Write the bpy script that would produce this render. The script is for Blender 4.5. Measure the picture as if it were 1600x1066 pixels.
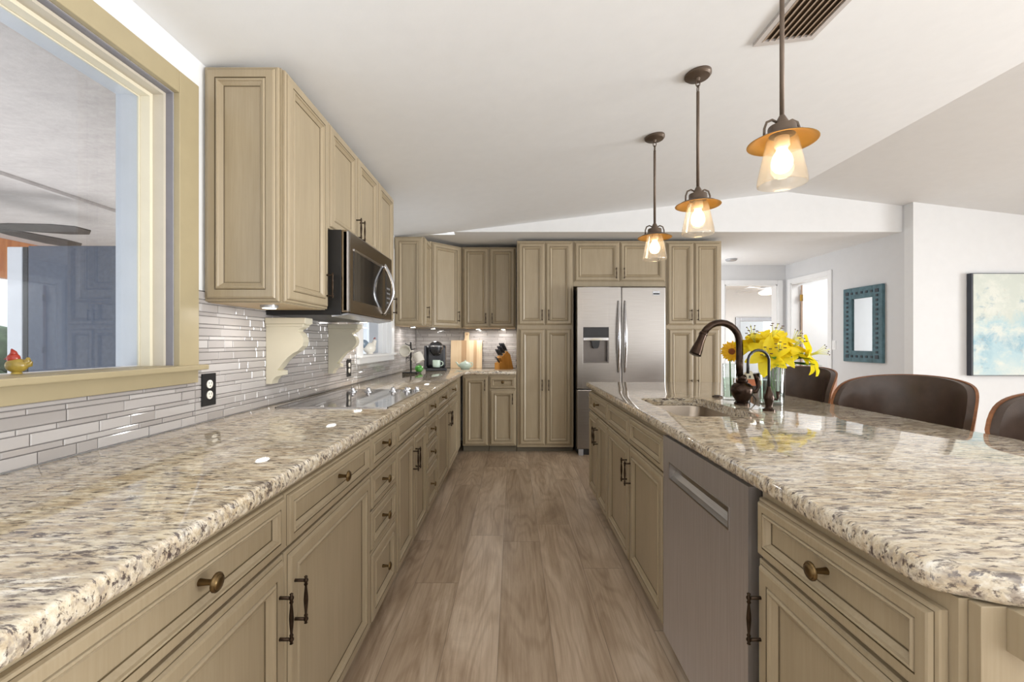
import bpy, bmesh, math, random
from mathutils import Vector, Matrix
random.seed(7)
PI = math.pi
for o in list(bpy.data.objects):
    bpy.data.objects.remove(o)
SC = bpy.context.scene
COL = SC.collection

# ------------------------------------------------------------------ camera, sky, lamps, exposure
cam_d = bpy.data.cameras.new('camera')
cam = bpy.data.objects.new('camera', cam_d); COL.objects.link(cam)
cam.location = (0, 0, 1.198); cam.rotation_euler = (PI/2, 0, 0)
cam_d.sensor_width = 36; cam_d.lens = 15.3; cam_d.shift_x = -2/1600; cam_d.shift_y = 3/1600
cam_d.clip_start = 0.02
SC.camera = cam
world = bpy.data.worlds.new('sky'); SC.world = world; world.use_nodes = True
bg = world.node_tree.nodes['Background']
bg.inputs['Color'].default_value = (0.98, 0.99, 1.0, 1); bg.inputs['Strength'].default_value = 1.5
SC.view_settings.view_transform = 'Standard'; SC.view_settings.look = 'None'
SC.view_settings.gamma = 1; SC.view_settings.use_curve_mapping = False
SC.view_settings.exposure = 0.28

def area(name, loc, rot, sx, sy, power, color=(1, 1, 1)):
    l = bpy.data.lights.new(name, 'AREA'); l.shape = 'RECTANGLE'; l.size = sx; l.size_y = sy
    l.energy = power; l.color = color
    o = bpy.data.objects.new(name, l); COL.objects.link(o); o.location = loc; o.rotation_euler = rot
    return o
# daylight from living area windows on the right; the other lamps are added fill
area('rear_fill', (4.6, -2.9, 1.2), (math.radians(100), 0, math.radians(20)), 3.5, 2.0, 30, (1.0, 0.99, 0.97))  # fill lamp added behind the viewer, tilted up to brighten the room
side = area('daylight_side', (8.4, 0.3, 1.0), (math.radians(92), 0, math.radians(86)), 4.0, 1.8, 150, (0.99, 1.0, 1.0))
side.data.spread = math.radians(95)
area('ceiling_fill', (1.0, -1.2, 1.0), (math.radians(180), 0, 0), 3.0, 1.6, 74, (0.98, 0.99, 1.0))  # added lamp aimed straight up, brightens the ceiling from out of view
area('bedroom_fill', (5.4, 7.5, 2.3), (0, 0, 0), 2.0, 1.5, 110, (1.0, 0.99, 0.97))  # unseen lamp added under the bedroom ceiling to lift the dark hall
area('side_room_fill', (4.9, 5.6, 2.3), (0, 0, 0), 1.0, 0.8, 22, (1.0, 0.99, 0.97))  # fill lamp added under the closed side room's ceiling
area('hall_end_fill', (2.36, 5.92, 1.4), (math.radians(90), 0, math.radians(-90)), .7, 1.6, 11, (1.0, 1.0, 1.0))  # added lamp hidden behind the pantry, brightens the hall wall and ceiling
area('porch_fill', (-4.0, 1.8, 0.05), (math.radians(180), 0, 0), 4.0, 5.0, 130, (1.0, 0.97, 0.94))  # added lamp flat above the patio, aimed up to brighten the porch ceiling

# ------------------------------------------------------------------ materials
def srgb(r, g, b):
    def f(c):
        c /= 255
        return c/12.92 if c <= .04045 else ((c+.055)/1.055)**2.4
    return (f(r), f(g), f(b), 1)

class NT:
    def __init__(s, name):
        s.m = bpy.data.materials.new(name); s.m.use_nodes = True
        s.t = s.m.node_tree; s.p = s.t.nodes['Principled BSDF']; s.out = s.t.nodes['Material Output']
    def n(s, kind, **kw):
        nd = s.t.nodes.new(kind)
        for k, v in kw.items():
            if k in nd.inputs.keys(): nd.inputs[k].default_value = v
            else: setattr(nd, k, v)
        return nd
    def l(s, a, b): s.t.links.new(a, b)
    def obj(s): return s.n('ShaderNodeTexCoord').outputs['Object']
    def mapped(s, scale, loc=(0, 0, 0), rot=(0, 0, 0)):
        mp = s.n('ShaderNodeMapping'); s.l(s.obj(), mp.inputs['Vector'])
        mp.inputs['Scale'].default_value = scale; mp.inputs['Location'].default_value = loc
        mp.inputs['Rotation'].default_value = rot
        return mp.outputs['Vector']
    def noise(s, vec, scale, detail=4, rough=.55, dist=0):
        nd = s.n('ShaderNodeTexNoise'); s.l(vec, nd.inputs['Vector'])
        nd.inputs['Scale'].default_value = scale; nd.inputs['Detail'].default_value = detail
        nd.inputs['Roughness'].default_value = rough; nd.inputs['Distortion'].default_value = dist
        return nd.outputs['Fac']
    def ramp(s, fac, stops, interp='LINEAR'):
        r = s.n('ShaderNodeValToRGB'); s.l(fac, r.inputs['Fac']); cr = r.color_ramp; cr.interpolation = interp
        while len(cr.elements) < len(stops): cr.elements.new(.5)
        for e, (p, c) in zip(cr.elements, stops):
            e.position = p; e.color = c if len(c) == 4 else (*c, 1)
        return r.outputs['Color']
    def mix(s, fac, a, b, mode='MIX'):
        m = s.n('ShaderNodeMix'); m.data_type = 'RGBA'; m.blend_type = mode
        for sock, v in ((m.inputs[0], fac), (m.inputs[6], a), (m.inputs[7], b)):
            if hasattr(v, 'links'): s.l(v, sock)
            else: sock.default_value = v
        return m.outputs[2]
    def bump(s, h, strength=.2, dist=.002):
        b = s.n('ShaderNodeBump'); b.inputs['Strength'].default_value = strength; b.inputs['Distance'].default_value = dist
        s.l(h, b.inputs['Height']); s.l(b.outputs['Normal'], s.p.inputs['Normal'])

def plain(name, col, rough=.5, metal=0, var=.06, scale=12, bump=0, bscale=200, coat=0, emit=0, stretch=(1, 1, 1)):
    """a plain finish: base colour with a slight mottling of its own and an optional grain"""
    t = NT(name); c = srgb(*col)
    v = t.mapped(stretch)
    f = t.noise(v, scale, 3)
    lo = tuple(x*(1-var) for x in c[:3]); hi = tuple(min(1, x*(1+var)) for x in c[:3])
    t.l(t.ramp(f, [(.3, lo), (.7, hi)]), t.p.inputs['Base Color'])
    t.p.inputs['Roughness'].default_value = rough; t.p.inputs['Metallic'].default_value = metal
    t.p.inputs['Coat Weight'].default_value = coat; t.p.inputs['Coat Roughness'].default_value = .1
    if bump: t.bump(t.noise(v, bscale, 4), bump, .002)
    if emit:
        t.p.inputs['Emission Color'].default_value = c; t.p.inputs['Emission Strength'].default_value = emit
    return t.m

def clear(name, tint=(250, 250, 250), gloss=.12, rough=.01, haze=0):
    """thin clear glass: mostly see-through with a fresnel-weighted reflection"""
    t = NT(name); t.t.nodes.remove(t.p)
    tr = t.n('ShaderNodeBsdfTransparent'); tr.inputs['Color'].default_value = srgb(*tint)
    gl = t.n('ShaderNodeBsdfGlossy'); gl.inputs['Roughness'].default_value = rough
    lw = t.n('ShaderNodeLayerWeight'); lw.inputs['Blend'].default_value = .5
    pw = t.n('ShaderNodeMath', operation='POWER'); t.l(lw.outputs['Facing'], pw.inputs[0]); pw.inputs[1].default_value = 4.0
    mul = t.n('ShaderNodeMath', operation='MULTIPLY_ADD'); t.l(pw.outputs[0], mul.inputs[0])
    mul.inputs[1].default_value = .8; mul.inputs[2].default_value = gloss*.3; mul.use_clamp = True
    mx = t.n('ShaderNodeMixShader'); t.l(mul.outputs[0], mx.inputs['Fac'])
    t.l(tr.outputs[0], mx.inputs[1]); t.l(gl.outputs[0], mx.inputs[2]); last = mx
    if haze:   # warm translucency added to imitate the bulb's glow in the glass
        tl = t.n('ShaderNodeBsdfTranslucent'); tl.inputs['Color'].default_value = srgb(255, 246, 230)
        m2 = t.n('ShaderNodeMixShader'); m2.inputs['Fac'].default_value = haze
        t.l(mx.outputs[0], m2.inputs[1]); t.l(tl.outputs[0], m2.inputs[2]); last = m2
    t.l(last.outputs[0], t.out.inputs['Surface'])
    return t.m

def cabinet_paint():
    t = NT('glazed_olive_cabinet_paint')
    v = t.mapped((5, 5, .8)); f = t.noise(v, 2, 4, .6)
    v2 = t.mapped((90, 90, 3)); f2 = t.noise(v2, 2, 4, .6)
    c = t.ramp(f, [(.25, srgb(160, 145, 119)), (.75, srgb(172, 157, 131))])
    c2 = t.ramp(f2, [(.3, srgb(236, 233, 227)), (.65, srgb(255, 255, 255))])
    t.l(t.mix(.5, c, c2, 'MULTIPLY'), t.p.inputs['Base Color'])
    t.p.inputs['Roughness'].default_value = .36
    return t.m

def granite():
    t = NT('polished_speckled_granite')
    v = t.mapped((.42, 1.7, 1.4), rot=(0, 0, .10))
    base = t.ramp(t.noise(v, 34, 9, .72, .4), [(.30, srgb(140, 116, 88)), (.43, srgb(188, 168, 136)), (.55, srgb(216, 204, 180)), (.68, srgb(236, 232, 224))])
    grey = t.ramp(t.noise(t.mapped((.5, 1.6, 1.3), loc=(1, 4, 2), rot=(0, 0, .12)), 48, 7, .72, .4), [(.49, (0, 0, 0)), (.60, (.85, .85, .85))])
    c = t.mix(grey, base, srgb(144, 130, 116))
    big = t.ramp(t.noise(t.mapped((1, 1, 1), loc=(5, 2, 7)), 2.2, 4, .6), [(.35, (0, 0, 0)), (.65, (1, 1, 1))])
    c = t.mix(t.mix(1, big, (.3, .3, .3, 1), 'MULTIPLY'), c, srgb(226, 220, 208))
    v2 = t.mapped((.42, 1.8, 1.1), loc=(3, 1, 2), rot=(0, 0, .12))
    dark = t.ramp(t.noise(v2, 70, 7, .70, .3), [(.535, (0, 0, 0)), (.60, (.92, .92, .92))])
    c = t.mix(dark, c, srgb(70, 58, 58))
    clus = t.ramp(t.noise(t.mapped((.8, 1.5, 1.2), loc=(7, 3, 5)), 13, 4, .6), [(.50, (0, 0, 0)), (.62, (1, 1, 1))])
    blot = t.ramp(t.noise(t.mapped((.7, 1.5, 1.3), loc=(2, 8, 1)), 42, 6, .7, .4), [(.50, (0, 0, 0)), (.58, (.9, .9, .9))])
    c = t.mix(t.mix(1, clus, blot, 'MULTIPLY'), c, srgb(74, 62, 60))
    vor = t.n('ShaderNodeTexVoronoi'); t.l(v2, vor.inputs['Vector']); vor.inputs['Scale'].default_value = 170
    spk = t.ramp(vor.outputs['Distance'], [(.0, (1, 1, 1)), (.2, (0, 0, 0))])
    msk = t.ramp(t.noise(v, 18, 3), [(.45, (0, 0, 0)), (.6, (.8, .8, .8))])
    c = t.mix(t.mix(1, spk, msk, 'MULTIPLY'), c, srgb(84, 68, 58))
    t.l(c, t.p.inputs['Base Color'])
    t.p.inputs['Roughness'].default_value = .035; t.p.inputs['IOR'].default_value = 1.95
    return t.m

def plank_floor():
    """boards running away from the viewer, each with its own tone, grain and end joints"""
    t = NT('greige_oak_plank_floor')
    def mth(op, a, b=None, c=None):
        nd = t.n('ShaderNodeMath', operation=op)
        for i, q_ in enumerate((a, b, c)):
            if q_ is None: continue
            if hasattr(q_, 'links'): t.l(q_, nd.inputs[i])
            else: nd.inputs[i].default_value = q_
        return nd.outputs[0]
    sx = t.n('ShaderNodeSeparateXYZ'); t.l(t.obj(), sx.inputs[0])
    xr = mth('DIVIDE', mth('ADD', sx.outputs['X'], .06), .215); row = mth('FLOOR', xr); fx = mth('FRACT', xr)
    wn = t.n('ShaderNodeTexWhiteNoise', noise_dimensions='1D'); t.l(row, wn.inputs['W'])
    yr = mth('ADD', mth('DIVIDE', sx.outputs['Y'], 1.5), mth('MULTIPLY', wn.outputs['Value'], 7.3)); col = mth('FLOOR', yr); fy = mth('FRACT', yr)
    idv = t.n('ShaderNodeCombineXYZ'); t.l(row, idv.inputs[0]); t.l(col, idv.inputs[1])
    wn2 = t.n('ShaderNodeTexWhiteNoise', noise_dimensions='2D'); t.l(idv.outputs[0], wn2.inputs['Vector'])
    seam = mth('MAXIMUM', mth('LESS_THAN', fx, .012), mth('LESS_THAN', fy, .0022))
    off = t.n('ShaderNodeVectorMath', operation='SCALE'); t.l(wn2.outputs['Color'], off.inputs[0]); off.inputs['Scale'].default_value = 20
    def shifted(scale):
        ad = t.n('ShaderNodeVectorMath', operation='ADD'); t.l(t.mapped(scale), ad.inputs[0]); t.l(off.outputs[0], ad.inputs[1]); return ad.outputs[0]
    big = t.noise(shifted((4.5, .8, 1)), 1.3, 5, .6, 1.2)
    fld = t.noise(shifted((2.6, .42, 1)), 1.5, 2, .5, .3)
    rings = mth('MULTIPLY_ADD', mth('SINE', mth('MULTIPLY', fld, 95.0)), .5, .5)
    fine = t.noise(shifted((50, 1.6, 1)), 2.2, 6, .65, .4)
    c = t.ramp(big, [(.28, srgb(170, 148, 124)), (.45, srgb(198, 177, 153)), (.6, srgb(216, 197, 174)), (.78, srgb(230, 215, 196))])
    c = t.mix(.36, c, t.ramp(rings, [(.0, srgb(205, 194, 182)), (.55, srgb(255, 255, 255))]), 'MULTIPLY')
    c = t.mix(.6, c, t.ramp(fine, [(.32, srgb(214, 206, 197)), (.6, srgb(255, 255, 255))]), 'MULTIPLY')
    c = t.mix(.8, c, t.ramp(wn2.outputs['Value'], [(0, srgb(218, 213, 207)), (1, srgb(255, 255, 255))]), 'MULTIPLY')
    c = t.mix(mth('MULTIPLY', seam, .6), c, srgb(98, 85, 73))
    t.l(c, t.p.inputs['Base Color']); t.p.inputs['Roughness'].default_value = .33
    t.bump(fine, .06, .001)
    return t.m

def glass_tile():
    t = NT('grey_glass_mosaic_tile')
    g = t.n('ShaderNodeNewGeometry')
    c = t.ramp(g.outputs['Random Per Island'], [(0, srgb(162, 157, 154)), (.5, srgb(174, 169, 166)), (1, srgb(188, 184, 182))])
    t.l(c, t.p.inputs['Base Color']); t.p.inputs['Roughness'].default_value = .1
    t.p.inputs['Coat Weight'].default_value = .4
    t.bump(t.noise(t.mapped((1, 4, 60)), 3, 3), .05, .001)
    return t.m

def brushed(name, col, axis, rough=.3):
    t = NT(name); s = [2, 2, 2]
    for k in range(3):
        if k != axis: s[k] = 160
    f = t.noise(t.mapped(tuple(s)), 2, 4, .6); c = srgb(*col)
    t.l(t.ramp(f, [(.3, tuple(x*.9 for x in c[:3])), (.7, tuple(min(1, x*1.08) for x in c[:3]))]), t.p.inputs['Base Color'])
    t.p.inputs['Metallic'].default_value = 1; t.p.inputs['Roughness'].default_value = rough
    t.bump(f, .04, .001)
    return t.m

def stucco():
    t = NT('textured_porch_stucco')
    v = t.mapped((1, 1, 1)); f = t.noise(v, 30, 8, .7); h = t.noise(t.mapped((1, 3, 1)), 4, 5, .6)
    c = t.mix(.5, t.ramp(f, [(.35, srgb(186, 178, 174)), (.65, srgb(214, 206, 200))]), t.ramp(h, [(.3, srgb(185, 176, 172)), (.7, srgb(212, 203, 197))]))
    t.l(c, t.p.inputs['Base Color']); t.p.inputs['Roughness'].default_value = .9; t.bump(f, .6, .006)
    return t.m

def abstract_art():
    t = NT('abstract_painting_canvas')
    g = t.n('ShaderNodeTexCoord'); sx = t.n('ShaderNodeSeparateXYZ'); t.l(g.outputs['Generated'], sx.inputs[0])
    n1 = t.noise(t.mapped((1, 1, 1)), 3.2, 7, .6, .3)
    m = t.n('ShaderNodeMath', operation='MULTIPLY_ADD'); t.l(n1, m.inputs[0]); m.inputs[1].default_value = .8
    t.l(sx.outputs['Z'], m.inputs[2])
    c = t.ramp(m.outputs[0], [(.40, srgb(198, 216, 216)), (.58, srgb(176, 206, 214)), (.72, srgb(140, 182, 200)), (.86, srgb(176, 206, 212)), (.98, srgb(206, 213, 204))])
    n2 = t.noise(t.mapped((1.2, 1, 1.4), loc=(2, 0, 1)), 4, 7, .68, .3)
    c = t.mix(t.ramp(n2, [(.46, (0, 0, 0)), (.64, (.85, .85, .85))]), c, srgb(224, 227, 218))
    n3 = t.noise(t.mapped((1, 1, 1.3), loc=(5, 0, 4)), 3.4, 7, .66, .3)
    c = t.mix(t.ramp(n3, [(.56, (0, 0, 0)), (.72, (.9, .9, .9))]), c, srgb(64, 136, 168))
    n4 = t.noise(t.mapped((1, 1, 1), loc=(9, 0, 2)), 6, 6, .7, .3)
    c = t.mix(t.ramp(n4, [(.62, (0, 0, 0)), (.74, (.6, .6, .6))]), c, srgb(176, 132, 106))
    t.l(c, t.p.inputs['Base Color']); t.p.inputs['Roughness'].default_value = .55
    return t.m

def wood(name, a, b, stretch=(1, 1, 12), scale=3, rough=.4):
    t = NT(name); f = t.noise(t.mapped(stretch), scale, 5, .6, .8)
    t.l(t.ramp(f, [(.3, srgb(*a)), (.7, srgb(*b))]), t.p.inputs['Base Color']); t.p.inputs['Roughness'].default_value = rough
    return t.m

def thin_petal(name, col):
    t = NT(name); c = srgb(*col); f = t.noise(t.mapped((1, 1, 1)), 20, 3)
    cc = t.ramp(f, [(.3, tuple(x*.92 for x in c[:3])), (.7, c[:3])]); t.l(cc, t.p.inputs['Base Color']); t.p.inputs['Roughness'].default_value = .5
    tl = t.n('ShaderNodeBsdfTranslucent'); t.l(cc, tl.inputs['Color'])
    mx = t.n('ShaderNodeMixShader'); mx.inputs['Fac'].default_value = .4
    t.l(t.p.outputs[0], mx.inputs[1]); t.l(tl.outputs[0], mx.inputs[2]); t.l(mx.outputs[0], t.out.inputs['Surface'])
    return t.m

M = dict(
    paint=cabinet_paint(), glaze=plain('dark_glaze_in_grooves', (92, 78, 54), .5), granite=granite(), floor=plank_floor(), tile=glass_tile(),
    grout=plain('grey_grout', (104, 100, 98), .8, bump=.2), wall=plain('white_wall_paint', (228, 229, 230), .6, var=.012, bump=.05),
    ceiling=plain('ceiling_paint', (233, 234, 235), .8, var=.012, bump=.1, bscale=90), hallwall=plain('light_grey_wall_paint', (214, 215, 217), .6, var=.012),
    trim=plain('white_trim_paint', (236, 237, 238), .35, var=.01), casing=plain('khaki_window_trim_paint', (166, 153, 122), .4, var=.03),
    cream=plain('cream_paint', (216, 209, 188), .4, var=.02), jamb=plain('grey_jamb_paint', (196, 188, 172), .5, var=.03), jambdark=plain('weathered_grey_jamb', (128, 126, 132), .55, var=.05), steel=brushed('brushed_stainless_steel', (158, 153, 148), 0, .3),
    steelv=brushed('dishwasher_steel', (216, 216, 223), 2, .42), basin=brushed('sink_steel', (158, 146, 132), 1, .28),
    chrome=plain('polished_chrome', (205, 205, 208), .12, 1, .02), darksteel=brushed('black_stainless', (150, 138, 122), 1, .22),
    black=plain('black_plastic', (26, 26, 28), .35, var=.1), blackglass=plain('black_ceramic_glass', (18, 20, 24), .04, var=.05, coat=.5),
    bronze=plain('oil_rubbed_bronze', (60, 47, 39), .25, .9, .25, 30), pull=plain('dark_bronze_pull', (58, 46, 36), .3, .85, .3, 60), knob=plain('antique_brass_knob', (108, 88, 58), .3, .9, .2, 60),
    rod=plain('pendant_bronze', (98, 84, 72), .45, .5, .1), hat=plain('pendant_brass_underside', (206, 158, 84), .42, .55, .08), glass=clear('pendant_glass', (250, 246, 240), .3, .03, .07), vaseglass=clear('vase_glass', (247, 250, 250), .25),
    pane=clear('window_glass', (235, 240, 245), .22), bulb=plain('glowing_bulb', (255, 226, 178), .4, emit=9), socket=plain('bulb_socket', (235, 222, 200), .5),
    puck=plain('puck_lens', (255, 240, 214), .4, emit=5), leather=plain('dark_brown_leather', (74, 60, 52), .3, 0, .12, 25, .12, 260), veneer=wood('walnut_veneer', (112, 70, 42), (160, 106, 66), (1, 1, 8)),
    teal=plain('weathered_teal_paint', (74, 106, 116), .6, 0, .25, 18, .2), tealdark=plain('dark_teal_stud', (28, 40, 50), .5, 0, .2), mirror=plain('mirror_glass', (226, 230, 232), .02, 1, .005),
    art=abstract_art(), artedge=plain('dark_canvas_edge', (62, 66, 76), .6), brass=plain('brass_hinge', (168, 134, 66), .35, .9, .1), white=plain('white_ceramic', (240, 236, 226), .2, var=.02, coat=.3),
    mint=plain('mint_ceramic', (208, 228, 216), .2, var=.03, coat=.3), board=wood('maple_board', (222, 190, 148), (243, 222, 190), (14, 1, .6), 2.5), boarddark=wood('walnut_inlay', (186, 150, 112), (206, 172, 136), (14, 1, .6), 2.5),
    block=wood('honey_wood_block', (178, 118, 44), (212, 152, 70), (10, 10, 1), 3), keurig=plain('charcoal_plastic', (52, 53, 58), .25, var=.1), silver=plain('silver_plastic', (178, 180, 184), .25, .6, .04),
    green=plain('green_glass', (78, 158, 62), .12, 0, .25, 25, coat=.5), petal=thin_petal('lily_petal', (255, 234, 44)), sunpetal=thin_petal('sunflower_petal', (255, 208, 30)),
    sunheart=plain('sunflower_heart', (128, 66, 22), .8, 0, .35, 120, .8, 200), stem=plain('green_stem', (86, 132, 54), .5, 0, .15, 20), leaf=plain('green_leaf', (70, 128, 44), .45, 0, .2, 14), stamen=plain('stamen_filament', (214, 216, 110), .5),
    anther=plain('dark_anther', (74, 36, 30), .7), water=clear('vase_water', (240, 247, 240), .05), orange=wood('orange_wood', (176, 84, 34), (214, 120, 58), (1, 8, 1), 3), porch=stucco(),
    fridgeblack=plain('black_appliance_side', (82, 89, 104), .3, .25, .14, 60, .15, 300), porchwood=wood('orange_porch_wood', (190, 110, 48), (226, 150, 84), (1, 8, 1), 3, .5), porchpost=plain('white_porch_frame', (214, 216, 220), .4, .1, .03),
    fanblade=wood('dark_fan_blade', (46, 40, 38), (74, 66, 62), (8, 1, 1), 4), red=plain('red_glaze', (150, 48, 32), .3, 0, .15, 50), yellow=plain('mustard_glaze', (150, 128, 56), .3, 0, .35, 50), blue=plain('blue_grey_glaze', (120, 138, 156), .3, 0, .1),
    hedge=plain('garden_foliage', (92, 118, 84), .8, 0, .5, 6), brick=plain('brown_boards', (134, 104, 86), .7, 0, .25, 4, stretch=(1, 1, 6)), ventbrown=plain('vent_louver', (158, 138, 118), .5, 0, .06), ventdark=plain('vent_duct', (84, 66, 48), .8),
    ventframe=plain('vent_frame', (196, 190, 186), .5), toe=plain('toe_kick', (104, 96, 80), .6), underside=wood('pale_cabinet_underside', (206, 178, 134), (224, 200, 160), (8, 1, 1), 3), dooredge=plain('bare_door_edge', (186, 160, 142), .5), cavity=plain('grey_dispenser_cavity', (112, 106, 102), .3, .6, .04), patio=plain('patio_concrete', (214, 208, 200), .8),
)

# ------------------------------------------------------------------ mesh helpers
def box(bm, x0, x1, y0, y1, z0, z1, mi=0, bev=0):
    g = bmesh.ops.create_cube(bm, size=1)
    vs = g['verts']
    for v in vs:
        v.co = Vector((x0+(v.co.x+.5)*(x1-x0), y0+(v.co.y+.5)*(y1-y0), z0+(v.co.z+.5)*(z1-z0)))
    fs = {f for v in vs for f in v.link_faces}
    for f in fs: f.material_index = mi
    if bev:
        es = list({e for v in vs for e in v.link_edges})
        r = bmesh.ops.bevel(bm, geom=es, offset=bev, segments=2, profile=.6, affect='EDGES')
        for f in r['faces']: f.material_index = mi
    return vs

def lathe(bm, prof, seg=24, origin=(0, 0, 0), axis='Z', mi=0, cap=True):
    """prof: list of (radius, height) turned about an axis"""
    o = Vector(origin); rings = []
    def P(r, h, a):
        c, s = r*math.cos(a), r*math.sin(a)
        if axis == 'Z': return o+Vector((c, s, h))
        if axis == 'Y': return o+Vector((c, h, -s))
        return o+Vector((h, c, s))
    for r, h in prof:
        if r < 1e-6: rings.append([bm.verts.new(P(0, h, 0))])
        else: rings.append([bm.verts.new(P(r, h, 2*PI*k/seg)) for k in range(seg)])
    for a, b in zip(rings, rings[1:]):
        for k in range(seg):
            k2 = (k+1) % seg
            if len(a) == 1 and len(b) == 1: continue
            if len(a) == 1: f = bm.faces.new((a[0], b[k2], b[k]))
            elif len(b) == 1: f = bm.faces.new((a[k], a[k2], b[0]))
            else: f = bm.faces.new((a[k], a[k2], b[k2], b[k]))
            f.material_index = mi; f.smooth = True
    if cap:
        for rg, rev in ((rings[0], True), (rings[-1], False)):
            if len(rg) > 2:
                f = bm.faces.new(rg[::-1] if rev else rg); f.material_index = mi

def tube(bm, pts, rad, seg=10, mi=0, closed=False):
    pts = [Vector(p) for p in pts]; n = len(pts)
    rr = rad if isinstance(rad, (list, tuple)) else [rad]*n
    rings = []; prev = None
    for i, p in enumerate(pts):
        if closed: d = pts[(i+1) % n]-pts[i-1]
        else: d = pts[min(i+1, n-1)]-pts[max(i-1, 0)]
        d.normalize()
        if prev is None:
            u = d.cross(Vector((0, 0, 1)))
            if u.length < .05: u = d.cross(Vector((1, 0, 0)))
        else: u = prev-d*prev.dot(d)
        u.normalize(); w = d.cross(u); prev = u
        rings.append([bm.verts.new(p+(u*math.cos(2*PI*k/seg)+w*math.sin(2*PI*k/seg))*rr[i]) for k in range(seg)])
    pairs = list(zip(rings, rings[1:]))
    if closed: pairs.append((rings[-1], rings[0]))
    for a, b in pairs:
        for k in range(seg):
            f = bm.faces.new((a[k], a[(k+1) % seg], b[(k+1) % seg], b[k])); f.material_index = mi; f.smooth = True
    if not closed:
        f = bm.faces.new(rings[0][::-1]); f.material_index = mi
        f = bm.faces.new(rings[-1]); f.material_index = mi

def prism(bm, poly, axis, a0, a1, mi=0):
    """extrude a 2-D polygon: axis 'Y' poly is (x,z); 'X' poly is (y,z); 'Z' poly is (x,y)"""
    def P(u, v, a): return {'Y': (u, a, v), 'X': (a, u, v), 'Z': (u, v, a)}[axis]
    A = [bm.verts.new(P(u, v, a0)) for u, v in poly]; B = [bm.verts.new(P(u, v, a1)) for u, v in poly]
    n = len(poly)
    fs = [bm.faces.new(A), bm.faces.new(B[::-1])]+[bm.faces.new((A[k], B[k], B[(k+1) % n], A[(k+1) % n])) for k in range(n)]
    for f in fs: f.material_index = mi

def ellipsoid(bm, c, r, mi=0, seg=20, rings=12, rot=None):
    g = bmesh.ops.create_uvsphere(bm, u_segments=seg, v_segments=rings, radius=1)
    for v in g['verts']:
        p = Vector((v.co.x*r[0], v.co.y*r[1], v.co.z*r[2]))
        if rot is not None: p = rot @ p
        v.co = p+Vector(c)
    for f in {f for v in g['verts'] for f in v.link_faces}: f.material_index = mi; f.smooth = True

def obj(name, bm, mats, parent=None, loc=None, rotz=0, smooth=None, recalc=True):
    if recalc: bmesh.ops.recalc_face_normals(bm, faces=bm.faces)
    me = bpy.data.meshes.new(name); bm.to_mesh(me); bm.free()
    for m in (mats if isinstance(mats, (list, tuple)) else [mats]): me.materials.append(M[m] if isinstance(m, str) else m)
    if smooth is not None:
        me.shade_smooth(); me.set_sharp_from_angle(angle=math.radians(smooth))
    o = bpy.data.objects.new(name, me); COL.objects.link(o)
    if parent: o.parent = parent
    if loc: o.location = loc
    if rotz: o.rotation_euler = (0, 0, rotz)
    return o

def tag(o, label, cat, group=None):
    o['label'] = label; o['category'] = cat
    if group: o['group'] = group
    return o

def thing(name, label, cat, loc=(0, 0, 0), rotz=0, group=None):
    o = bpy.data.objects.new(name, None); COL.objects.link(o); o.empty_display_size = .05
    o.location = loc; o.rotation_euler = (0, 0, rotz)
    return tag(o, label, cat, group)

def struct(name, bm, mats, parent=None, smooth=None):
    o = obj(name, bm, mats, parent, smooth=smooth)
    if not parent: o['kind'] = 'structure'
    return o

def copy_tree(o, parent=None):
    c = o.copy(); COL.objects.link(c)
    if parent is not None: c.parent = parent
    for ch in list(o.children): copy_tree(ch, c)
    return c

def B(): return bmesh.new()

# ------------------------------------------------------------------ the setting
XL, XLO = -1.2, -1.365            # left wall, inner and outer face
YB, YS, ZS = 5.345, 4.507, 2.348  # back wall, bulkhead face, flat ceiling
XR, YP, YH = 4.03, 4.385, 6.44    # hall wall, living-room wall, hall end
RX, RZ, SL = 2.837, 2.762, .12    # ceiling ridge
def zc(x): return RZ-SL*abs(x-RX)

bm = B(); box(bm, -1.2, 9, -3.3, 11.0, -.1, 0); struct('floor', bm, 'floor')
bm = B()
prism(bm, [(XLO, zc(XLO)), (RX, RZ), (9, zc(9)), (9, zc(9)+.1), (RX, RZ+.1), (XLO, zc(XLO)+.1)], 'Y', -3.2, YS)
struct('ceiling', bm, 'ceiling')
bm = B()
box(bm, XL, 2.2, YS+.12, YB, ZS, ZS+.02); box(bm, 2.2, XR, YS+.12, YH, ZS, ZS+.02)
prism(bm, [(-.617, ZS), (XR, ZS), (XR, zc(XR)), (RX, RZ), (-.617, ZS+.001)], 'Y', YS, YS+.12, 0)
struct('ceiling_bulkhead', bm, 'ceiling')
# left wall with two window openings
W1 = (-.1, 1.537, 1.116, 2.082); W2 = (3.42, 4.22, 1.10, 2.05)
bm = B()
box(bm, XLO, XL, -3.2, W1[0], 0, 2.262)
box(bm, XLO, XL, W1[0], W1[1], 0, W1[2]); box(bm, XLO, XL, W1[0], W1[1], W1[3], 2.262)
box(bm, XLO, XL, W1[1], W2[0], 0, 2.262)
box(bm, XLO, XL, W2[0], W2[1], 0, W2[2]); box(bm, XLO, XL, W2[0], W2[1], W2[3], 2.262)
box(bm, XLO, XL, W2[1], YB+.15, 0, 2.262)
prism(bm, [(XLO, 2.262), (XL, 2.262), (XL, zc(XL)-.001), (XLO, zc(XLO)-.001)], 'Y', -3.2, YS)
box(bm, XLO, XL, YS, YB+.15, 2.262, ZS+.02)
struct('wall_left', bm, 'wall')
bm = B(); box(bm, XL, 2.34, YB, YB+.15, 0, ZS+.02); struct('wall_back', bm, 'wall')
bm = B(); box(bm, 2.29, 2.34, YB+.15, YH, 0, ZS); struct('wall_hall_left', bm, 'hallwall')
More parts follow.
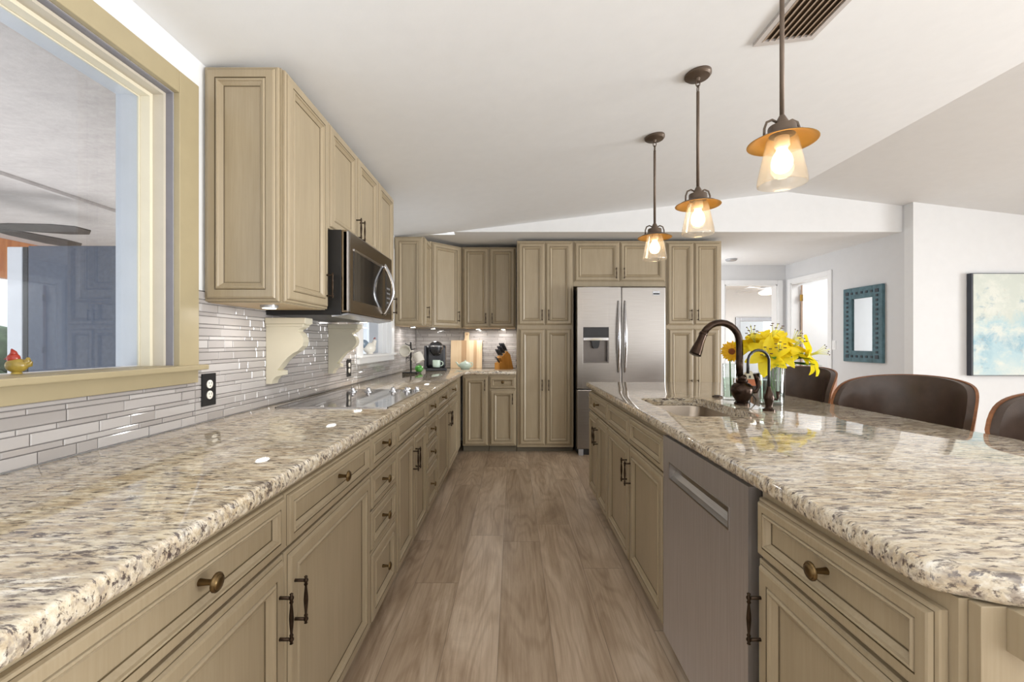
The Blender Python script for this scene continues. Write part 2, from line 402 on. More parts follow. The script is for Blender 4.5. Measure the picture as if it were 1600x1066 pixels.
# hall end wall with a doorway
D1 = (3.125, 3.905, 2.06)
bm = B()
box(bm, 2.29, D1[0], YH, YH+.11, 0, ZS+.02); box(bm, D1[1], XR+.11, YH, YH+.11, 0, ZS+.02); box(bm, D1[0], D1[1], YH, YH+.11, D1[2], ZS+.02)
struct('wall_hall_end', bm, 'hallwall')
D2 = (5.56, 6.31, 2.06)
bm = B()
box(bm, XR, XR+.11, YP+.1, D2[0], 0, zc(XR)); box(bm, XR, XR+.11, D2[1], YH, 0, ZS+.02); box(bm, XR, XR+.11, D2[0], D2[1], D2[2], ZS+.02)
struct('wall_hall_right', bm, 'hallwall')
bm = B(); prism(bm, [(XR, 0), (9, 0), (9, zc(9)), (XR, zc(XR))], 'Y', YP, YP+.1); struct('wall_right', bm, 'wall')
bm = B(); box(bm, XR+.002, 9, YP-.014, YP, 0, .11, bev=.003); struct('baseboard_right', bm, 'trim')
bm = B(); box(bm, XR-.014, XR, YP+.1, D2[0]-.07, 0, .11, bev=.003); struct('baseboard_hall', bm, 'trim')
bm = B(); box(bm, XLO, 3.0, -3.3, -3.2, 0, 2.26); box(bm, 7.5, 9, -3.3, -3.2, 0, 2.1); box(bm, 3.0, 7.5, -3.3, -3.2, 2.1, 2.2); struct('wall_rear', bm, 'wall')
bm = B(); box(bm, 9, 9.1, 2.3, YP+.1, 0, 2.02); struct('wall_side_block', bm, 'wall')  # unseen wall piece added to keep sky light off the painting
# rooms beyond the two doorways
bm = B(); box(bm, 2.6, 9, 10.2, 10.3, 0, 2.5); box(bm, 2.5, 2.6, YH+.11, 10.3, 0, 2.5); box(bm, 8.9, 9, YH+.11, 10.2, 0, 2.5); struct('wall_bedroom', bm, 'wall')
bm = B(); box(bm, 2.5, 9, YH+.11, 10.3, 2.45, 2.5); struct('ceiling_bedroom', bm, 'ceiling')
bm = B(); box(bm, XR+.11, 6.6, YH-.02, YH+.1, 0, 2.45); box(bm, 6.5, 6.6, YP+.1, YH-.02, 0, 2.45); box(bm, XR+.11, 6.6, YP+.1, YH+.1, 2.4, 2.45); struct('wall_side_room', bm, 'wall')

def casing(name, bm_boxes, mat='trim', parent=None):
    bm = B()
    for b in bm_boxes: box(bm, *b, bev=.004)
    return struct(name, bm, mat, parent)
casing('trim_1', [(D1[0]-.065, D1[0]-.002, YH-.018, YH, 0, D1[2]+.065), (D1[1]+.002, D1[1]+.075, YH-.018, YH, 0, D1[2]+.065), (D1[0]-.002, D1[1]+.002, YH-.018, YH, D1[2]+.002, D1[2]+.065)])
casing('trim_2', [(XR-.018, XR, D2[0]-.065, D2[0]-.002, 0, D2[2]+.065), (XR-.018, XR, D2[1]+.002, D2[1]+.065, 0, D2[2]+.065), (XR-.018, XR, D2[0]-.002, D2[1]+.002, D2[2]+.002, D2[2]+.065)])
bm = B()
box(bm, D1[0]-.002, D1[0]+.016, YH-.004, YH+.115, 0, D1[2]); box(bm, D1[1]-.016, D1[1]+.002, YH-.004, YH+.115, 0, D1[2]); box(bm, D1[0], D1[1], YH-.004, YH+.115, D1[2]-.016, D1[2]+.002)
struct('trim_3', bm, 'trim')
bm = B()
box(bm, XR-.004, XR+.115, D2[0]-.002, D2[0]+.016, 0, D2[2]); box(bm, XR-.004, XR+.115, D2[1]-.016, D2[1]+.002, 0, D2[2]); box(bm, XR-.004, XR+.115, D2[0], D2[1], D2[2]-.016, D2[2]+.002)
struct('trim_4', bm, 'trim')
bm = B(); box(bm, XR+.125, XR+.86, 6.25, 6.288, .01, 2.03, bev=.003)
dr = struct('door_1', bm, 'trim')
bm = B(); box(bm, XR+.1195, XR+.1245, 6.25, 6.288, .01, 2.03); obj('door_edge', bm, 'dooredge', dr)
for hz in (.25, 1.05, 1.80):
    bm = B(); box(bm, XR+.085, XR+.1215, 6.244, 6.2495, hz, hz+.09); lathe(bm, [(.007, hz), (.007, hz+.09)], 8, (XR+.118, 6.243, 0)); obj('hinge', bm, 'brass', dr)

# windows in the left wall
def window(name, w, cas, second=False):
    y0, y1, z0, z1 = w
    root = None
    def ring(xb, xa, th, sink=0):
        bm = B(); s0 = sink
        box(bm, xb, xa, y1-th-s0, y1-s0, z0, z1-s0); box(bm, xb, xa, y0+s0, y0+th+s0, z0, z1-s0); box(bm, xb, xa, y0+th+s0, y1-th-s0, z1-th-s0, z1-s0)
        return bm
    root = struct(name, ring(-1.2965, XL-.0005, .004), 'jambdark' if not second else 'trim')
    obj('jamb', ring(-1.2965, -1.224, .010, .004), 'jamb' if not second else 'trim', root)
    obj('outer_frame', ring(XLO-.03, -1.304, .010), 'porchpost', root)
    obj('sash_frame', ring(-1.3035, -1.297, .030), 'cream' if not second else 'trim', root)
    bm = B()
    c = .078
    box(bm, XL, XL+.022, y1, y1+c+.017, z0-.02, z1+c, bev=.003); box(bm, XL, XL+.022, y0-c-.017, y0, z0-.02, z1+c, bev=.003)
    box(bm, XL, XL+.022, y0, y1, z1, z1+c, bev=.003)
    obj('window_casing', bm, cas, root)
    obj('window_stop', ring(-1.2964, -1.262, .012, .014), 'cream' if not second else 'trim', root)
    bm = B(); box(bm, -1.302, -1.298, y0+.01, y1-.01, z0+.005, z1-.01); obj('window_pane', bm, 'pane', root)
    bm = B(); box(bm, -1.298, XL+.055, y0-.11, y1+.115, z0-.018, z0, bev=.004) if False else None
    box(bm, XL, XL+.05, y0-.105, y1+.11, z0-.018, z0+.001, bev=.004); box(bm, -1.297, XL, y0+.001, y1-.001, z0-.012, z0+.002)
    box(bm, XL, XL+.02, y0-.09, y1+.095, z0-.066, z0-.018, bev=.003)
    obj('window_sill', bm, 'casing' if not second else 'trim', root)
    return root
window('window_1', W1, 'casing'); window('window_2', W2, 'trim', True)

# mosaic backsplash: strips of several heights and lengths
def tiles(name, u0, u1, z0, z1, allowed, place):
    bm = B(); z = z0
    def put(ua, ub, za, zb):
        for (ra, rb, rza, rzb) in allowed:
            a, b, c, d = max(ua, ra), min(ub, rb), max(za, rza), min(zb, rzb)
            if b-a > .010 and d-c > .007: place(bm, a+.001, b-.001, c+.001, d-.001, random.uniform(.0055, .007), 0)
    n = 0
    while z < z1-.004:
        H = .0315 if n % 2 == 0 else random.choice((.0155, .0155, .0175)); n += 1
        u = u0-random.uniform(0, .2)
        while u < u1:
            L = random.choice((.06, .10, .14, .17, .20, .23))*random.uniform(.9, 1.1)
            put(u, u+L, z, z+H); u += L
        z += H
    return bm
def tile_at(bm, P, a, b, c, d, p):
    ch = .0022; q = []
    for (i, h) in ((0, .001), (0, p-.0018), (ch, p)):
        q.append([bm.verts.new(P(u, v, h)) for u, v in ((a+i, c+i), (b-i, c+i), (b-i, d-i), (a+i, d-i))])
    for A_, B_ in zip(q, q[1:]):
        for k in range(4): bm.faces.new((A_[k], A_[(k+1) % 4], B_[(k+1) % 4], B_[k]))
    bm.faces.new(q[-1])
def place_left(bm, a, b, c, d, p, mi): tile_at(bm, lambda u, v, h: (XL+.001+h, u, v), a, b, c, d, p)
def place_back(bm, a, b, c, d, p, mi): tile_at(bm, lambda u, v, h: (u, YB-.001-h, v), a, b, c, d, p)
ZT = .893
regs = [(-.3, 1.633, ZT, 1.049), (1.633, 3.315, ZT, 1.40), (3.315, 4.325, ZT, 1.033), (4.325, YB, ZT, 1.40)]
bm = tiles('t', -.3, YB, ZT, 1.40, regs, place_left)
for a, b, c, d in regs: box(bm, XL, XL+.002, a, b, c, d, 1)
struct('backsplash_left', bm, ['tile', 'grout'])
regs = [(XL+.008, .04, ZT, 1.40)]
bm = tiles('t', XL, .04, ZT, 1.40, regs, place_back)
for a, b, c, d in regs: box(bm, a, b, YB-.002, YB, c, d, 1)
struct('backsplash_back', bm, ['tile', 'grout'])

# ------------------------------------------------------------------ cabinets
PROF = [(0, -.001), (0, -.010), (.0025, -.0125), (.009, -.0140), (.0105, -.0150), (.014, -.0205), (.019, -.0222), (.044, -.0222), (.0465, -.0190), (.049, -.0225), (.053, -.0245), (.057, -.0232), (.0595, -.0185), (.072, -.0105), (.074, -.0080), (.078, -.0092)]
GLZ = {4, 8, 14}
def panel(bm, x0, x1, z0, z1, s=1.0, conv=None, d=1.0):
    conv = conv or (lambda x, y, z: (x, y, z))
    s = min(s, (min(x1-x0, z1-z0)/2-.012)/.078)
    rings = []
    for ins, y in PROF:
        i = ins*s; y *= d
        rings.append([bm.verts.new(conv(*p)) for p in ((x0+i, y, z0+i), (x1-i, y, z0+i), (x1-i, y, z1-i), (x0+i, y, z1-i))])
    bm.faces.new(rings[0][::-1])
    for k, (a, b) in enumerate(zip(rings, rings[1:]), 1):
        for q in range(4):
            f = bm.faces.new((a[q], a[(q+1) % 4], b[(q+1) % 4], b[q])); f.material_index = 1 if k in GLZ else 0
    bm.faces.new(rings[-1])

def pull_bm(x, z, L=.10):
    bm = B(); y = -.05
    prof = []
    h = L/2
    for r, q in ((.0015, -1.22), (.0045, -1.18), (.0030, -1.10), (.0058, -1.02), (.0058, -.95), (.0032, -.86), (.0050, -.78), (.0028, -.70), (.0048, -.25), (.0055, 0), (.0048, .25), (.0028, .70), (.0050, .78), (.0032, .86), (.0058, .95), (.0058, 1.02), (.0030, 1.10), (.0045, 1.18), (.0015, 1.22)):
        prof.append((r, z+q*h))
    lathe(bm, prof, 10, (x, y, 0))
    for s in (-1, 1):
        lathe(bm, [(.0052, -.014), (.0040, -.026), (.0040, y)], 8, (x, 0, z+s*h*.98), 'Y')
    return bm
def knob_bm(x, z):
    bm = B()
    lathe(bm, [(.007, -.009), (.0055, -.022), (.005, -.034), (.010, -.037), (.0175, -.039), (.0175, -.042), (.0150, -.0445), (.0135, -.0440), (.0115, -.0465), (.006, -.0480), (0, -.0483)], 16, (x, 0, z), 'Y')
    return bm

def cabinet(name, label, cat, loc, rotz, W, depth, z0, z1, fronts, toe=0, group=None, under=False, hollow=None):
    t = thing(name, label, cat, (loc[0], loc[1], 0), rotz, group)
    bm = B()
    if hollow is None: box(bm, .0005, W-.0005, 0, depth, z0+toe, z1, 0)
    else:
        box(bm, .0005, W-.0005, 0, depth, z0+toe, hollow, 0); box(bm, .0005, W-.0005, 0, .04, hollow, z1, 0); box(bm, .0005, .02, .04, depth, hollow, z1, 0)
        box(bm, W-.02, W-.0005, .04, depth, hollow, z1, 0); box(bm, .02, W-.02, depth-.02, depth, hollow, z1, 0)
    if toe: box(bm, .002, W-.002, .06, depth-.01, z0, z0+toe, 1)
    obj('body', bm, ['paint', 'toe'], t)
    if under:
        bm = B(); box(bm, .015, W-.015, .012, depth-.01, z0-.001, z0+.002); obj('bottom_panel', bm, 'underside', t)
    for kind, x0, x1, fz0, fz1, pull in fronts:
        bm = B(); panel(bm, x0+.0025, x1-.0025, fz0, fz1, .62 if kind != 'door' and fz1-fz0 < .2 else 1.0)
        d = obj({'door': 'door', 'drawer': 'drawer', 'false': 'false_front'}[kind], bm, ['paint', 'glaze'], d_parent(t))
        if pull:
            if pull[0] == 'h': obj('handle', pull_bm(pull[1], pull[2]), 'pull', d)
            else: obj('knob', knob_bm(pull[1], pull[2]), 'knob', d, smooth=50)
    return t
def d_parent(t): return t

XF = -.575      # left base cabinets: face frame (door fronts at -.555)
R90 = PI/2
DT, DB, TD0, TD1 = .828, .690, .085, .682   # drawer top / bottom, door bottom / top
def left_base(label, y0, y1, fronts, depth=.615):
    W = y1-y0
    return cabinet('base_cabinet', label, 'cabinet', (XF, y0), R90, W, depth, 0, .852, fronts, .075, 'base cabinets along the tiled wall')
w = .61
left_base('olive base cabinet nearest the viewer on the left, one wide drawer over a door', .455, 1.067, [('drawer', 0, .612, DB, DT, ('k', .33, .766)), ('door', 0, .612, TD0, TD1, ('h', .575, .545))])
left_base('wide olive base cabinet left of the first four-drawer stack, pull on its left edge', 1.067, 1.70, [('drawer', 0, .633, DB, DT, ('k', .345, .766)), ('door', 0, .633, TD0, TD1, ('h', .035, .548))])
def stack(W): return [('drawer', 0, W, DB, DT, ('k', W*.5, .766)), ('drawer', 0, W, .537, .683, ('k', W*.5, .61)), ('drawer', 0, W, .376, .530, ('k', W*.5, .453)), ('drawer', 0, W, TD0, .369, ('k', W*.5, .232))]
left_base('olive four-drawer stack on the viewer side of the cooktop cabinet', 1.70, 2.07, stack(.37))
left_base('olive two-door base cabinet with a blank drawer front directly under the cooktop', 2.07, 2.796, [('false', 0, .726, DB, DT, None), ('door', 0, .363, TD0, TD1, ('h', .335, .55)), ('door', .363, .726, TD0, TD1, ('h', .391, .55))])
left_base('olive four-drawer stack on the far side of the cooktop cabinet', 2.796, 3.18, stack(.384))
left_base('long olive base cabinet with two drawers over two doors, ending at the far corner', 3.18, 4.733, [('drawer', 0, .56, DB, DT, ('k', .28, .766)), ('drawer', .56, 1.16, DB, DT, ('k', .86, .766)), ('door', 0, .56, TD0, TD1, ('h', .525, .55)), ('door', .56, 1.16, TD0, TD1, ('h', .595, .55))])
YF = 4.755
cabinet('base_cabinet', 'narrow full-height-door base cabinet in the back corner under the cutting board', 'cabinet', (-.553, YF), 0, .285, .585, 0, .852, [('door', .012, .275, TD0, DT, ('h', .245, .74))], .075, 'base cabinets on the back wall')
cabinet('base_cabinet', 'narrow base cabinet with one drawer over a door, beside the tall pantry', 'cabinet', (-.266, YF), 0, .302, .585, 0, .852, [('drawer', .008, .294, .70, DT, ('k', .15, .772)), ('door', .008, .294, TD0, .690, ('h', .258, .59))], .075, 'base cabinets on the back wall')

# tall cabinets and the unit over the refrigerator
def pantry(label, x0, x1):
    W = x1-x0; h = W/2
    return cabinet('pantry_cabinet', label, 'cabinet', (x0, YF), 0, W, .585, 0, 2.312,
        [('door', .012, h, 1.393, 2.292, ('h', h-.035, 1.50)), ('door', h, W-.012, 1.393, 2.292, ('h', h+.035, 1.50)),
         ('door', .022, h, .085, 1.352, ('h', h-.035, .74)), ('door', h, W-.022, .085, 1.352, ('h', h+.035, .74))], .06, 'tall pantry cabinets')
pantry('tall olive four-door pantry cabinet left of the refrigerator', .04, .657)
pantry('tall olive four-door pantry cabinet right of the refrigerator beside the hall', 1.665, 2.272)
cabinet('wall_cabinet', 'wide two-door cabinet over the refrigerator', 'cabinet', (.658, YF), 0, 1.006, .585, 1.815, 2.312,
        [('door', .008, .503, 1.868, 2.298, ('h', .46, 1.955)), ('door', .503, .998, 1.868, 2.298, ('h', .546, 1.955))])

# wall cabinets
XU = -.905; DU = .294
def end_panel(t, depth, z0, z1):
    bm = B(); panel(bm, .004, depth-.004, z0+.003, z1-.003, 1.0, lambda x, y, z: (y, depth-x, z))
    obj('end_panel', bm, ['paint', 'glaze'], t)
ZU0, ZU1 = 1.356, 2.270
t = cabinet('wall_cabinet', 'tall wall cabinet with panelled end, first beside the large window', 'cabinet', (XU, 1.697), R90, .395, DU, ZU0, ZU1, [('door', .004, .395, ZU0+.004, ZU1-.004, ('h', .362, 1.47))], 0, 'wall cabinets along the left wall', True)
end_panel(t, DU, ZU0, ZU1)
cabinet('wall_cabinet', 'short two-door wall cabinet directly above the microwave', 'cabinet', (XU, 2.096), R90, .764, DU, 1.747, ZU1, [('door', .002, .382, 1.752, ZU1-.004, ('h', .352, 1.84)), ('door', .382, .762, 1.752, ZU1-.004, ('h', .412, 1.84))], 0, 'wall cabinets along the left wall')
cabinet('wall_cabinet', 'tall narrow wall cabinet on the far side of the microwave', 'cabinet', (XU, 2.864), R90, .368, DU, ZU0, ZU1, [('door', .002, .366, ZU0+.004, ZU1-.004, ('h', .33, 1.47))], 0, 'wall cabinets along the left wall', True)
ZC0, ZC1 = 1.372, 2.268
t = cabinet('wall_cabinet', 'wall cabinet above the mug tree, its panelled end facing the room', 'cabinet', (XU, 4.39), R90, .344, DU, ZC0, ZC1, [('door', .004, .342, ZC0+.004, ZC1-.004, ('h', .05, 1.51))], 0, 'wall cabinets around the back corner', True)
end_panel(t, DU, ZC0, ZC1)
# diagonal corner cabinet
t = thing('wall_cabinet', 'diagonal single-door corner wall cabinet above the coffee maker', 'cabinet', (0, 0, 0), 0, 'wall cabinets around the back corner')
bm = B(); prism(bm, [(XL+.002, 4.737), (-.905, 4.737), (-.61, 5.032), (-.592, 5.05), (-.592, YB-.002), (XL+.002, YB-.002)], 'Z', ZC0, 2.305); obj('body', bm, 'paint', t)
c45 = math.cos(PI/4); ox, oy = -.905, 4.737
def diag(x, y, z): return (ox+(x-y)*c45, oy+(x+y)*c45, z)
bm = B(); panel(bm, .02, .40, ZC0+.004, 2.298, 1.0, diag); d = obj('door', bm, ['paint', 'glaze'], t)
bm = pull_bm(.365, 1.50)
for v in bm.verts: v.co = Vector(diag(*v.co))
obj('handle', bm, 'pull', d)
cabinet('wall_cabinet', 'two-door wall cabinet above the cutting board and knife block', 'cabinet', (-.59, 5.035), 0, .622, .306, ZC0, 2.305, [('door', .008, .311, ZC0+.004, 2.296, ('h', .275, 1.48)), ('door', .311, .614, ZC0+.004, 2.296, ('h', .347, 1.48))], 0, 'wall cabinets around the back corner', True)

# island
XI = .603
def island(label, y_far, y_near, fronts, group='island cabinets', hollow=None):
    return cabinet('island_cabinet', label, 'cabinet', (XI, y_far), -R90, y_far-y_near, .60, 0, .852, fronts, .075, group, hollow=hollow)
island('island cabinet farthest from the viewer, one drawer over two narrow doors', 3.36, 2.692, [('drawer', .004, .666, DB, DT, ('k', .335, .766)), ('door', .004, .335, TD0, TD1, ('h', .305, .55)), ('door', .335, .666, TD0, TD1, ('h', .365, .55))])
island('island sink cabinet with two blank fronts over two doors', 2.692, 1.695, [('false', 0, .498, DB, DT, None), ('false', .498, .997, DB, DT, None), ('door', 0, .498, TD0, TD1, ('h', .465, .55)), ('door', .498, .997, TD0, TD1, ('h', .532, .55))], hollow=.64)
t = island('island cabinet nearest the viewer, one drawer over a single door', 1.052, .589, [('drawer', .004, .452, DB, DT, ('k', .228, .766)), ('door', .004, .452, TD0, TD1, ('h', .03, .55))])
bm = B(); box(bm, .463, .48, -.012+.024, .60, .004, .851, bev=.001); obj('end_panel', bm, 'paint', t)
bm = B(); box(bm, .48, .501, .045, .60, .793, .851, bev=.001); obj('support_block', bm, 'paint', t)
bm = B(); box(bm, XI+.602, XI+.62, .589, 3.36, .0, .851, bev=.001)
tag(obj('island_back_panel', bm, 'paint'), 'plain olive panel closing the stool side of the island', 'panel')

# ------------------------------------------------------------------ countertops
def offset(poly, d):
    n = len(poly); out = []
    A = sum(poly[i][0]*poly[(i+1) % n][1]-poly[(i+1) % n][0]*poly[i][1] for i in range(n))
    sg = 1 if A > 0 else -1
    for i in range(n):
        p0, p1, p2 = Vector(poly[i-1]), Vector(poly[i]), Vector(poly[(i+1) % n])
        a = (p1-p0).normalized(); b = (p2-p1).normalized()
        na = Vector((-a.y, a.x))*sg; nb = Vector((-b.y, b.x))*sg
        m = (na+nb); k = d/max(.3, (1+na.dot(nb)))
        out.append(tuple(p1+m*k))
    return out
def slab(outline, z0, z1, hole=None):
    bm = B(); H = z1-z0
    prof = [(.010, 0), (.004, .003), (.001, .009), (0, H*.40), (.001, H*.62), (.003, H*.84), (.006, H*.95), (.011, H)]
    loops = []
    for ins, h in prof: loops.append([bm.verts.new((x, y, z0+h)) for x, y in offset(outline, ins)])
    n = len(outline)
    for a, b in zip(loops, loops[1:]):
        for k in range(n):
            f = bm.faces.new((a[k], a[(k+1) % n], b[(k+1) % n], b[k])); f.smooth = True
    def edges(loop): return [bm.edges.get((loop[k], loop[(k+1) % len(loop)])) or bm.edges.new((loop[k], loop[(k+1) % len(loop)])) for k in range(len(loop))]
    top, bot = edges(loops[-1]), edges(loops[0])
    if hole:
        ht = [bm.verts.new((x, y, z1)) for x, y in hole]; hb = [bm.verts.new((x, y, z0)) for x, y in hole]; m = len(hole)
        for k in range(m): bm.faces.new((ht[k], ht[(k+1) % m], hb[(k+1) % m], hb[k]))
        top += edges(ht); bot += edges(hb)
    bmesh.ops.triangle_fill(bm, edges=top, use_beauty=True, normal=(0, 0, 1))
    bmesh.ops.triangle_fill(bm, edges=bot, use_beauty=True, normal=(0, 0, -1))
    return bm
def arc(cx, cy, r, a0, a1, n=6): return [(cx+r*math.cos(math.radians(a0+(a1-a0)*k/n)), cy+r*math.sin(math.radians(a0+(a1-a0)*k/n))) for k in range(n+1)]
XE = -.533
out = [(XL+.006, -.3), (XE, -.3), (XE, 4.66)]+arc(XE+.055, 4.66, .055, 180, 90, 5)[1:]+[(.036, 4.715), (.036, YB-.006), (XL+.006, YB-.006)]
tag(obj('countertop', slab(out, .853, .893), 'granite', smooth=40), 'L-shaped polished speckled granite countertop under the tiled wall', 'countertop')
def rrect(x0, x1, y0, y1, r):
    return arc(x1-r, y0+r, r, -90, 0)+arc(x1-r, y1-r, r, 0, 90)+arc(x0+r, y1-r, r, 90, 180)+arc(x0+r, y0+r, r, 180, 270)
SK = (.69, 1.03, 1.80, 2.40)
IX1, IY0, IY1 = 1.6, .560, 3.40
out = [(.57, IY1)]+[(.57, .63)]+arc(.57+.05, .63, .05, 180, 220, 4)[1:]+arc(.66, IY0+.045, .045, 235, 270, 4)+[(IX1, IY0), (IX1, IY1)]
tag(obj('island_countertop', slab(out, .853, .893, rrect(*SK, .06)), 'granite', smooth=40), 'polished granite island countertop with an undermount sink cut out', 'countertop')

# ------------------------------------------------------------------ sink, faucets
t = thing('sink', 'brushed stainless undermount sink in the island countertop', 'sink', ((SK[0]+SK[1])/2, (SK[2]+SK[3])/2, .66))
bm = B(); cx, cy = (SK[0]+SK[1])/2, (SK[2]+SK[3])/2
loops = []
for ins, z, r in ((-.03, .852, .06), (-.004, .852, .06), (-.002, .845, .06), (.006, .70, .07), (.02, .672, .07), (.06, .664, .06)):
    loops.append([bm.verts.new((x-cx, y-cy, z-.66)) for x, y in rrect(SK[0]+ins, SK[1]-ins, SK[2]+ins, SK[3]-ins, r)])
for a, b in zip(loops, loops[1:]):
    for k in range(len(a)): bm.faces.new((a[k], a[(k+1) % len(a)], b[(k+1) % len(a)], b[k])).smooth = True
bm.faces.new(loops[-1]); obj('basin', bm, 'basin', t, smooth=60)
bm = B(); lathe(bm, [(0, .007), (.03, .007), (.042, .009), (.045, .0045)], 20); obj('drain', bm, 'chrome', t)

t = thing('kitchen_faucet', 'tall bronze gooseneck faucet with an urn base behind the sink', 'faucet', (1.135, 2.16, .893))
bm = B(); lathe(bm, [(.036, 0), (.036, .008), (.028, .014), (.030, .02), (.046, .045), (.052, .07), (.048, .09), (.036, .104), (.024, .109), (.027, .114), (.027, .120), (.019, .124), (.022, .132), (.020, .142), (.013, .148)], 24); obj('urn_base', bm, 'bronze', t, smooth=50)
bm = B()
pts = [(0, 0, .14), (0, 0, .20), (0, 0, .26), (0, 0, .29)]
for k in range(1, 11): a = PI*k/12; pts.append((-.1+.1*math.cos(a), -.02*k/10, .30+.105*math.sin(a)))
tube(bm, [(p[0]-.012, p[1], p[2]) for p in pts], .0165, 14); obj('gooseneck', bm, 'bronze', t)
bm = B(); e = Vector((pts[-1][0]-.012, pts[-1][1], pts[-1][2])); dv = Vector((-.42, -.12, -.9)).normalized()
tube(bm, [e+dv*d for d in (-.005, .0, .008, .01, .05, .085, .115, .118)], [.017, .020, .020, .018, .020, .026, .029, .022], 16); obj('spray_head', bm, 'bronze', t, smooth=40)
bm = B(); tube(bm, [(.035, -.01, .062), (.062, -.014, .066), (.072, -.016, .085), (.066, -.016, .13), (.060, -.016, .155)], [.010, .010, .008, .012, .014], 10); obj('lever', bm, 'bronze', t)

t = thing('filter_faucet', 'small slim black gooseneck water tap near the front vase', 'faucet', (1.15, 1.957, .893))
bm = B(); lathe(bm, [(.026, 0), (.026, .006), (.016, .012), (.014, .02), (.019, .045), (.022, .06), (.017, .075), (.010, .095), (.007, .11)], 18); obj('base', bm, 'bronze', t, smooth=50)
bm = B()
pts = [(0, 0, .10), (0, 0, .16), (0, 0, .21)]+[(-.058+.058*math.cos(PI*k/10), -.004*k, .215+.058*math.sin(PI*k/10)) for k in range(1, 11)]+[(-.118, -.042, .17)]
tube(bm, pts, .0062, 10); obj('gooseneck', bm, 'black', t)
bm = B(); tube(bm, [(.012, 0, .055), (.032, -.006, .05), (.036, -.006, .06), (.037, -.006, .088)], [.005, .005, .006, .0075], 8); obj('lever', bm, 'bronze', t)
bm = B(); lathe(bm, [(.028, 0), (.028, .004), (.020, .007), (.017, .007), (.016, .009), (0, .009)], 20)
tag(obj('air_switch', bm, 'bronze', loc=(1.158, 2.47, .893), smooth=40), 'small round bronze button set into the granite behind the sink', 'button')

# ------------------------------------------------------------------ cooktop
t = thing('cooktop', 'black glass cooktop with chrome knobs let into the left countertop', 'cooktop', (0, 0, .893))
bm = B(); box(bm, -1.10, -.585, 2.02, 2.78, 0, .007, bev=.002); obj('glass_top', bm, 'blackglass', t)
bm = B()
for a, b in (((-1.104, -.581, 2.016, 2.0195), 0), ((-1.104, -.581, 2.7805, 2.784), 0), ((-1.104, -1.1005, 2.016, 2.784), 0), ((-.5845, -.581, 2.016, 2.784), 0)): box(bm, *a, 0, .008)
obj('steel_rim', bm, 'chrome', t)
for k, (kx, ky) in enumerate(((-.98, 2.66), (-.885, 2.66), (-.74, 2.68), (-.655, 2.68), (-.60+.0, 2.715))):
    bm = B(); lathe(bm, [(.024, .007), (.024, .011), (.015, .014), (.014, .026), (.012, .031), (0, .032)], 16, (kx, ky, 0)); box(bm, kx-.003, kx+.003, ky-.016, ky+.016, .028, .036, bev=.001)
    obj('knob', bm, 'chrome', t, smooth=40)
for bx, by, br in ((-.95, 2.22, .09), (-.72, 2.24, .075), (-.95, 2.48, .07), (-.72, 2.48, .095)):
    bm = B(); lathe(bm, [(br, .0071), (br+.003, .0071)], 40, (bx, by, 0), cap=False); obj('burner_ring', bm, 'silver', t)

# ------------------------------------------------------------------ microwave (over the cooktop)
t = thing('microwave', 'dark stainless over-the-range microwave with a bowed chrome handle', 'microwave', (-.83, 2.098, 0), R90)
mz0, mz1, mw = 1.345, 1.745, .762
bm = B(); box(bm, 0, mw, 0, .368, mz0-.012, mz1, bev=.003); obj('body', bm, 'black', t)
bm = B(); box(bm, 0, mw, -.032, -.001, mz0, mz1, bev=.006); obj('door', bm, 'darksteel', t); dd = bpy.data.objects[-1] if False else t.children[-1]
bm = B(); box(bm, 0, .03, -.036, -.004, mz0+.002, mz1-.002, bev=.008); obj('edge_trim', bm, 'steel', dd)
bm = B(); box(bm, .075, .555, -.0345, -.03, mz0+.065, mz1-.09, bev=.001); obj('glass_window', bm, 'blackglass', dd)
bm = B(); box(bm, .075, .72, -.036, -.031, mz1-.088, mz1-.078, bev=.001); obj('trim_strip', bm, 'chrome', dd)
bm = B(); box(bm, .625, .72, -.0345, -.03, mz0+.04, mz1-.092, bev=.001)
obj('control_panel', bm, 'blackglass', dd)
bm = B()
for r in range(5):
    for c in range(3): box(bm, .642+c*.024, .656+c*.024, -.0352, -.0345, mz0+.07+r*.03, mz0+.082+r*.03)
obj('keypad', bm, 'silver', dd)
bm = B()
pts = [(.585, -.036-.055*math.sin(PI*k/28), mz0+.025+.31*k/28) for k in range(29)]
tube(bm, pts, .0095, 12); obj('handle', bm, 'chrome', dd)
bm = B(); prism(bm, [(-.03, mz0-.002), (.05, mz0-.013), (.05, mz0-.020), (-.026, mz0-.010)], 'X', .01, mw-.01); obj('vent_lip', bm, 'silver', t)

# corbels beside the cooktop
CP = [(.006, 1.315), (.197, 1.315), (.197, 1.288), (.188, 1.283), (.180, 1.272), (.160, 1.262), (.158, 1.255), (.172, 1.245), (.184, 1.225), (.187, 1.205), (.180, 1.182), (.166, 1.168), (.160, 1.160), (.136, 1.148), (.110, 1.128), (.088, 1.104), (.070, 1.078), (.058, 1.068), (.082, 1.062), (.082, 1.042), (.052, 1.034), (.038, 1.018), (.032, 1.0), (.006, 1.0)]
def corbel(label, y0):
    t = thing('corbel', label, 'bracket', (XL, y0, 0), 0, 'corbels beside the cooktop')
    bm = B(); prism(bm, [(a+.0025, b) for a, b in CP], 'Y', .012, .068); obj('bracket', bm, 'cream', t)
    bm = B(); box(bm, .0085, .203, 0, .08, 1.290, 1.319, bev=.004); box(bm, .0085, .19, .006, .074, 1.276, 1.290, bev=.004); obj('cap_moulding', bm, 'cream', t)
    return t
corbel('cream scrolled corbel on the tiles nearest the large window', 2.085)
corbel('cream scrolled corbel on the tiles beyond the cooktop, beside the far outlet', 2.79)

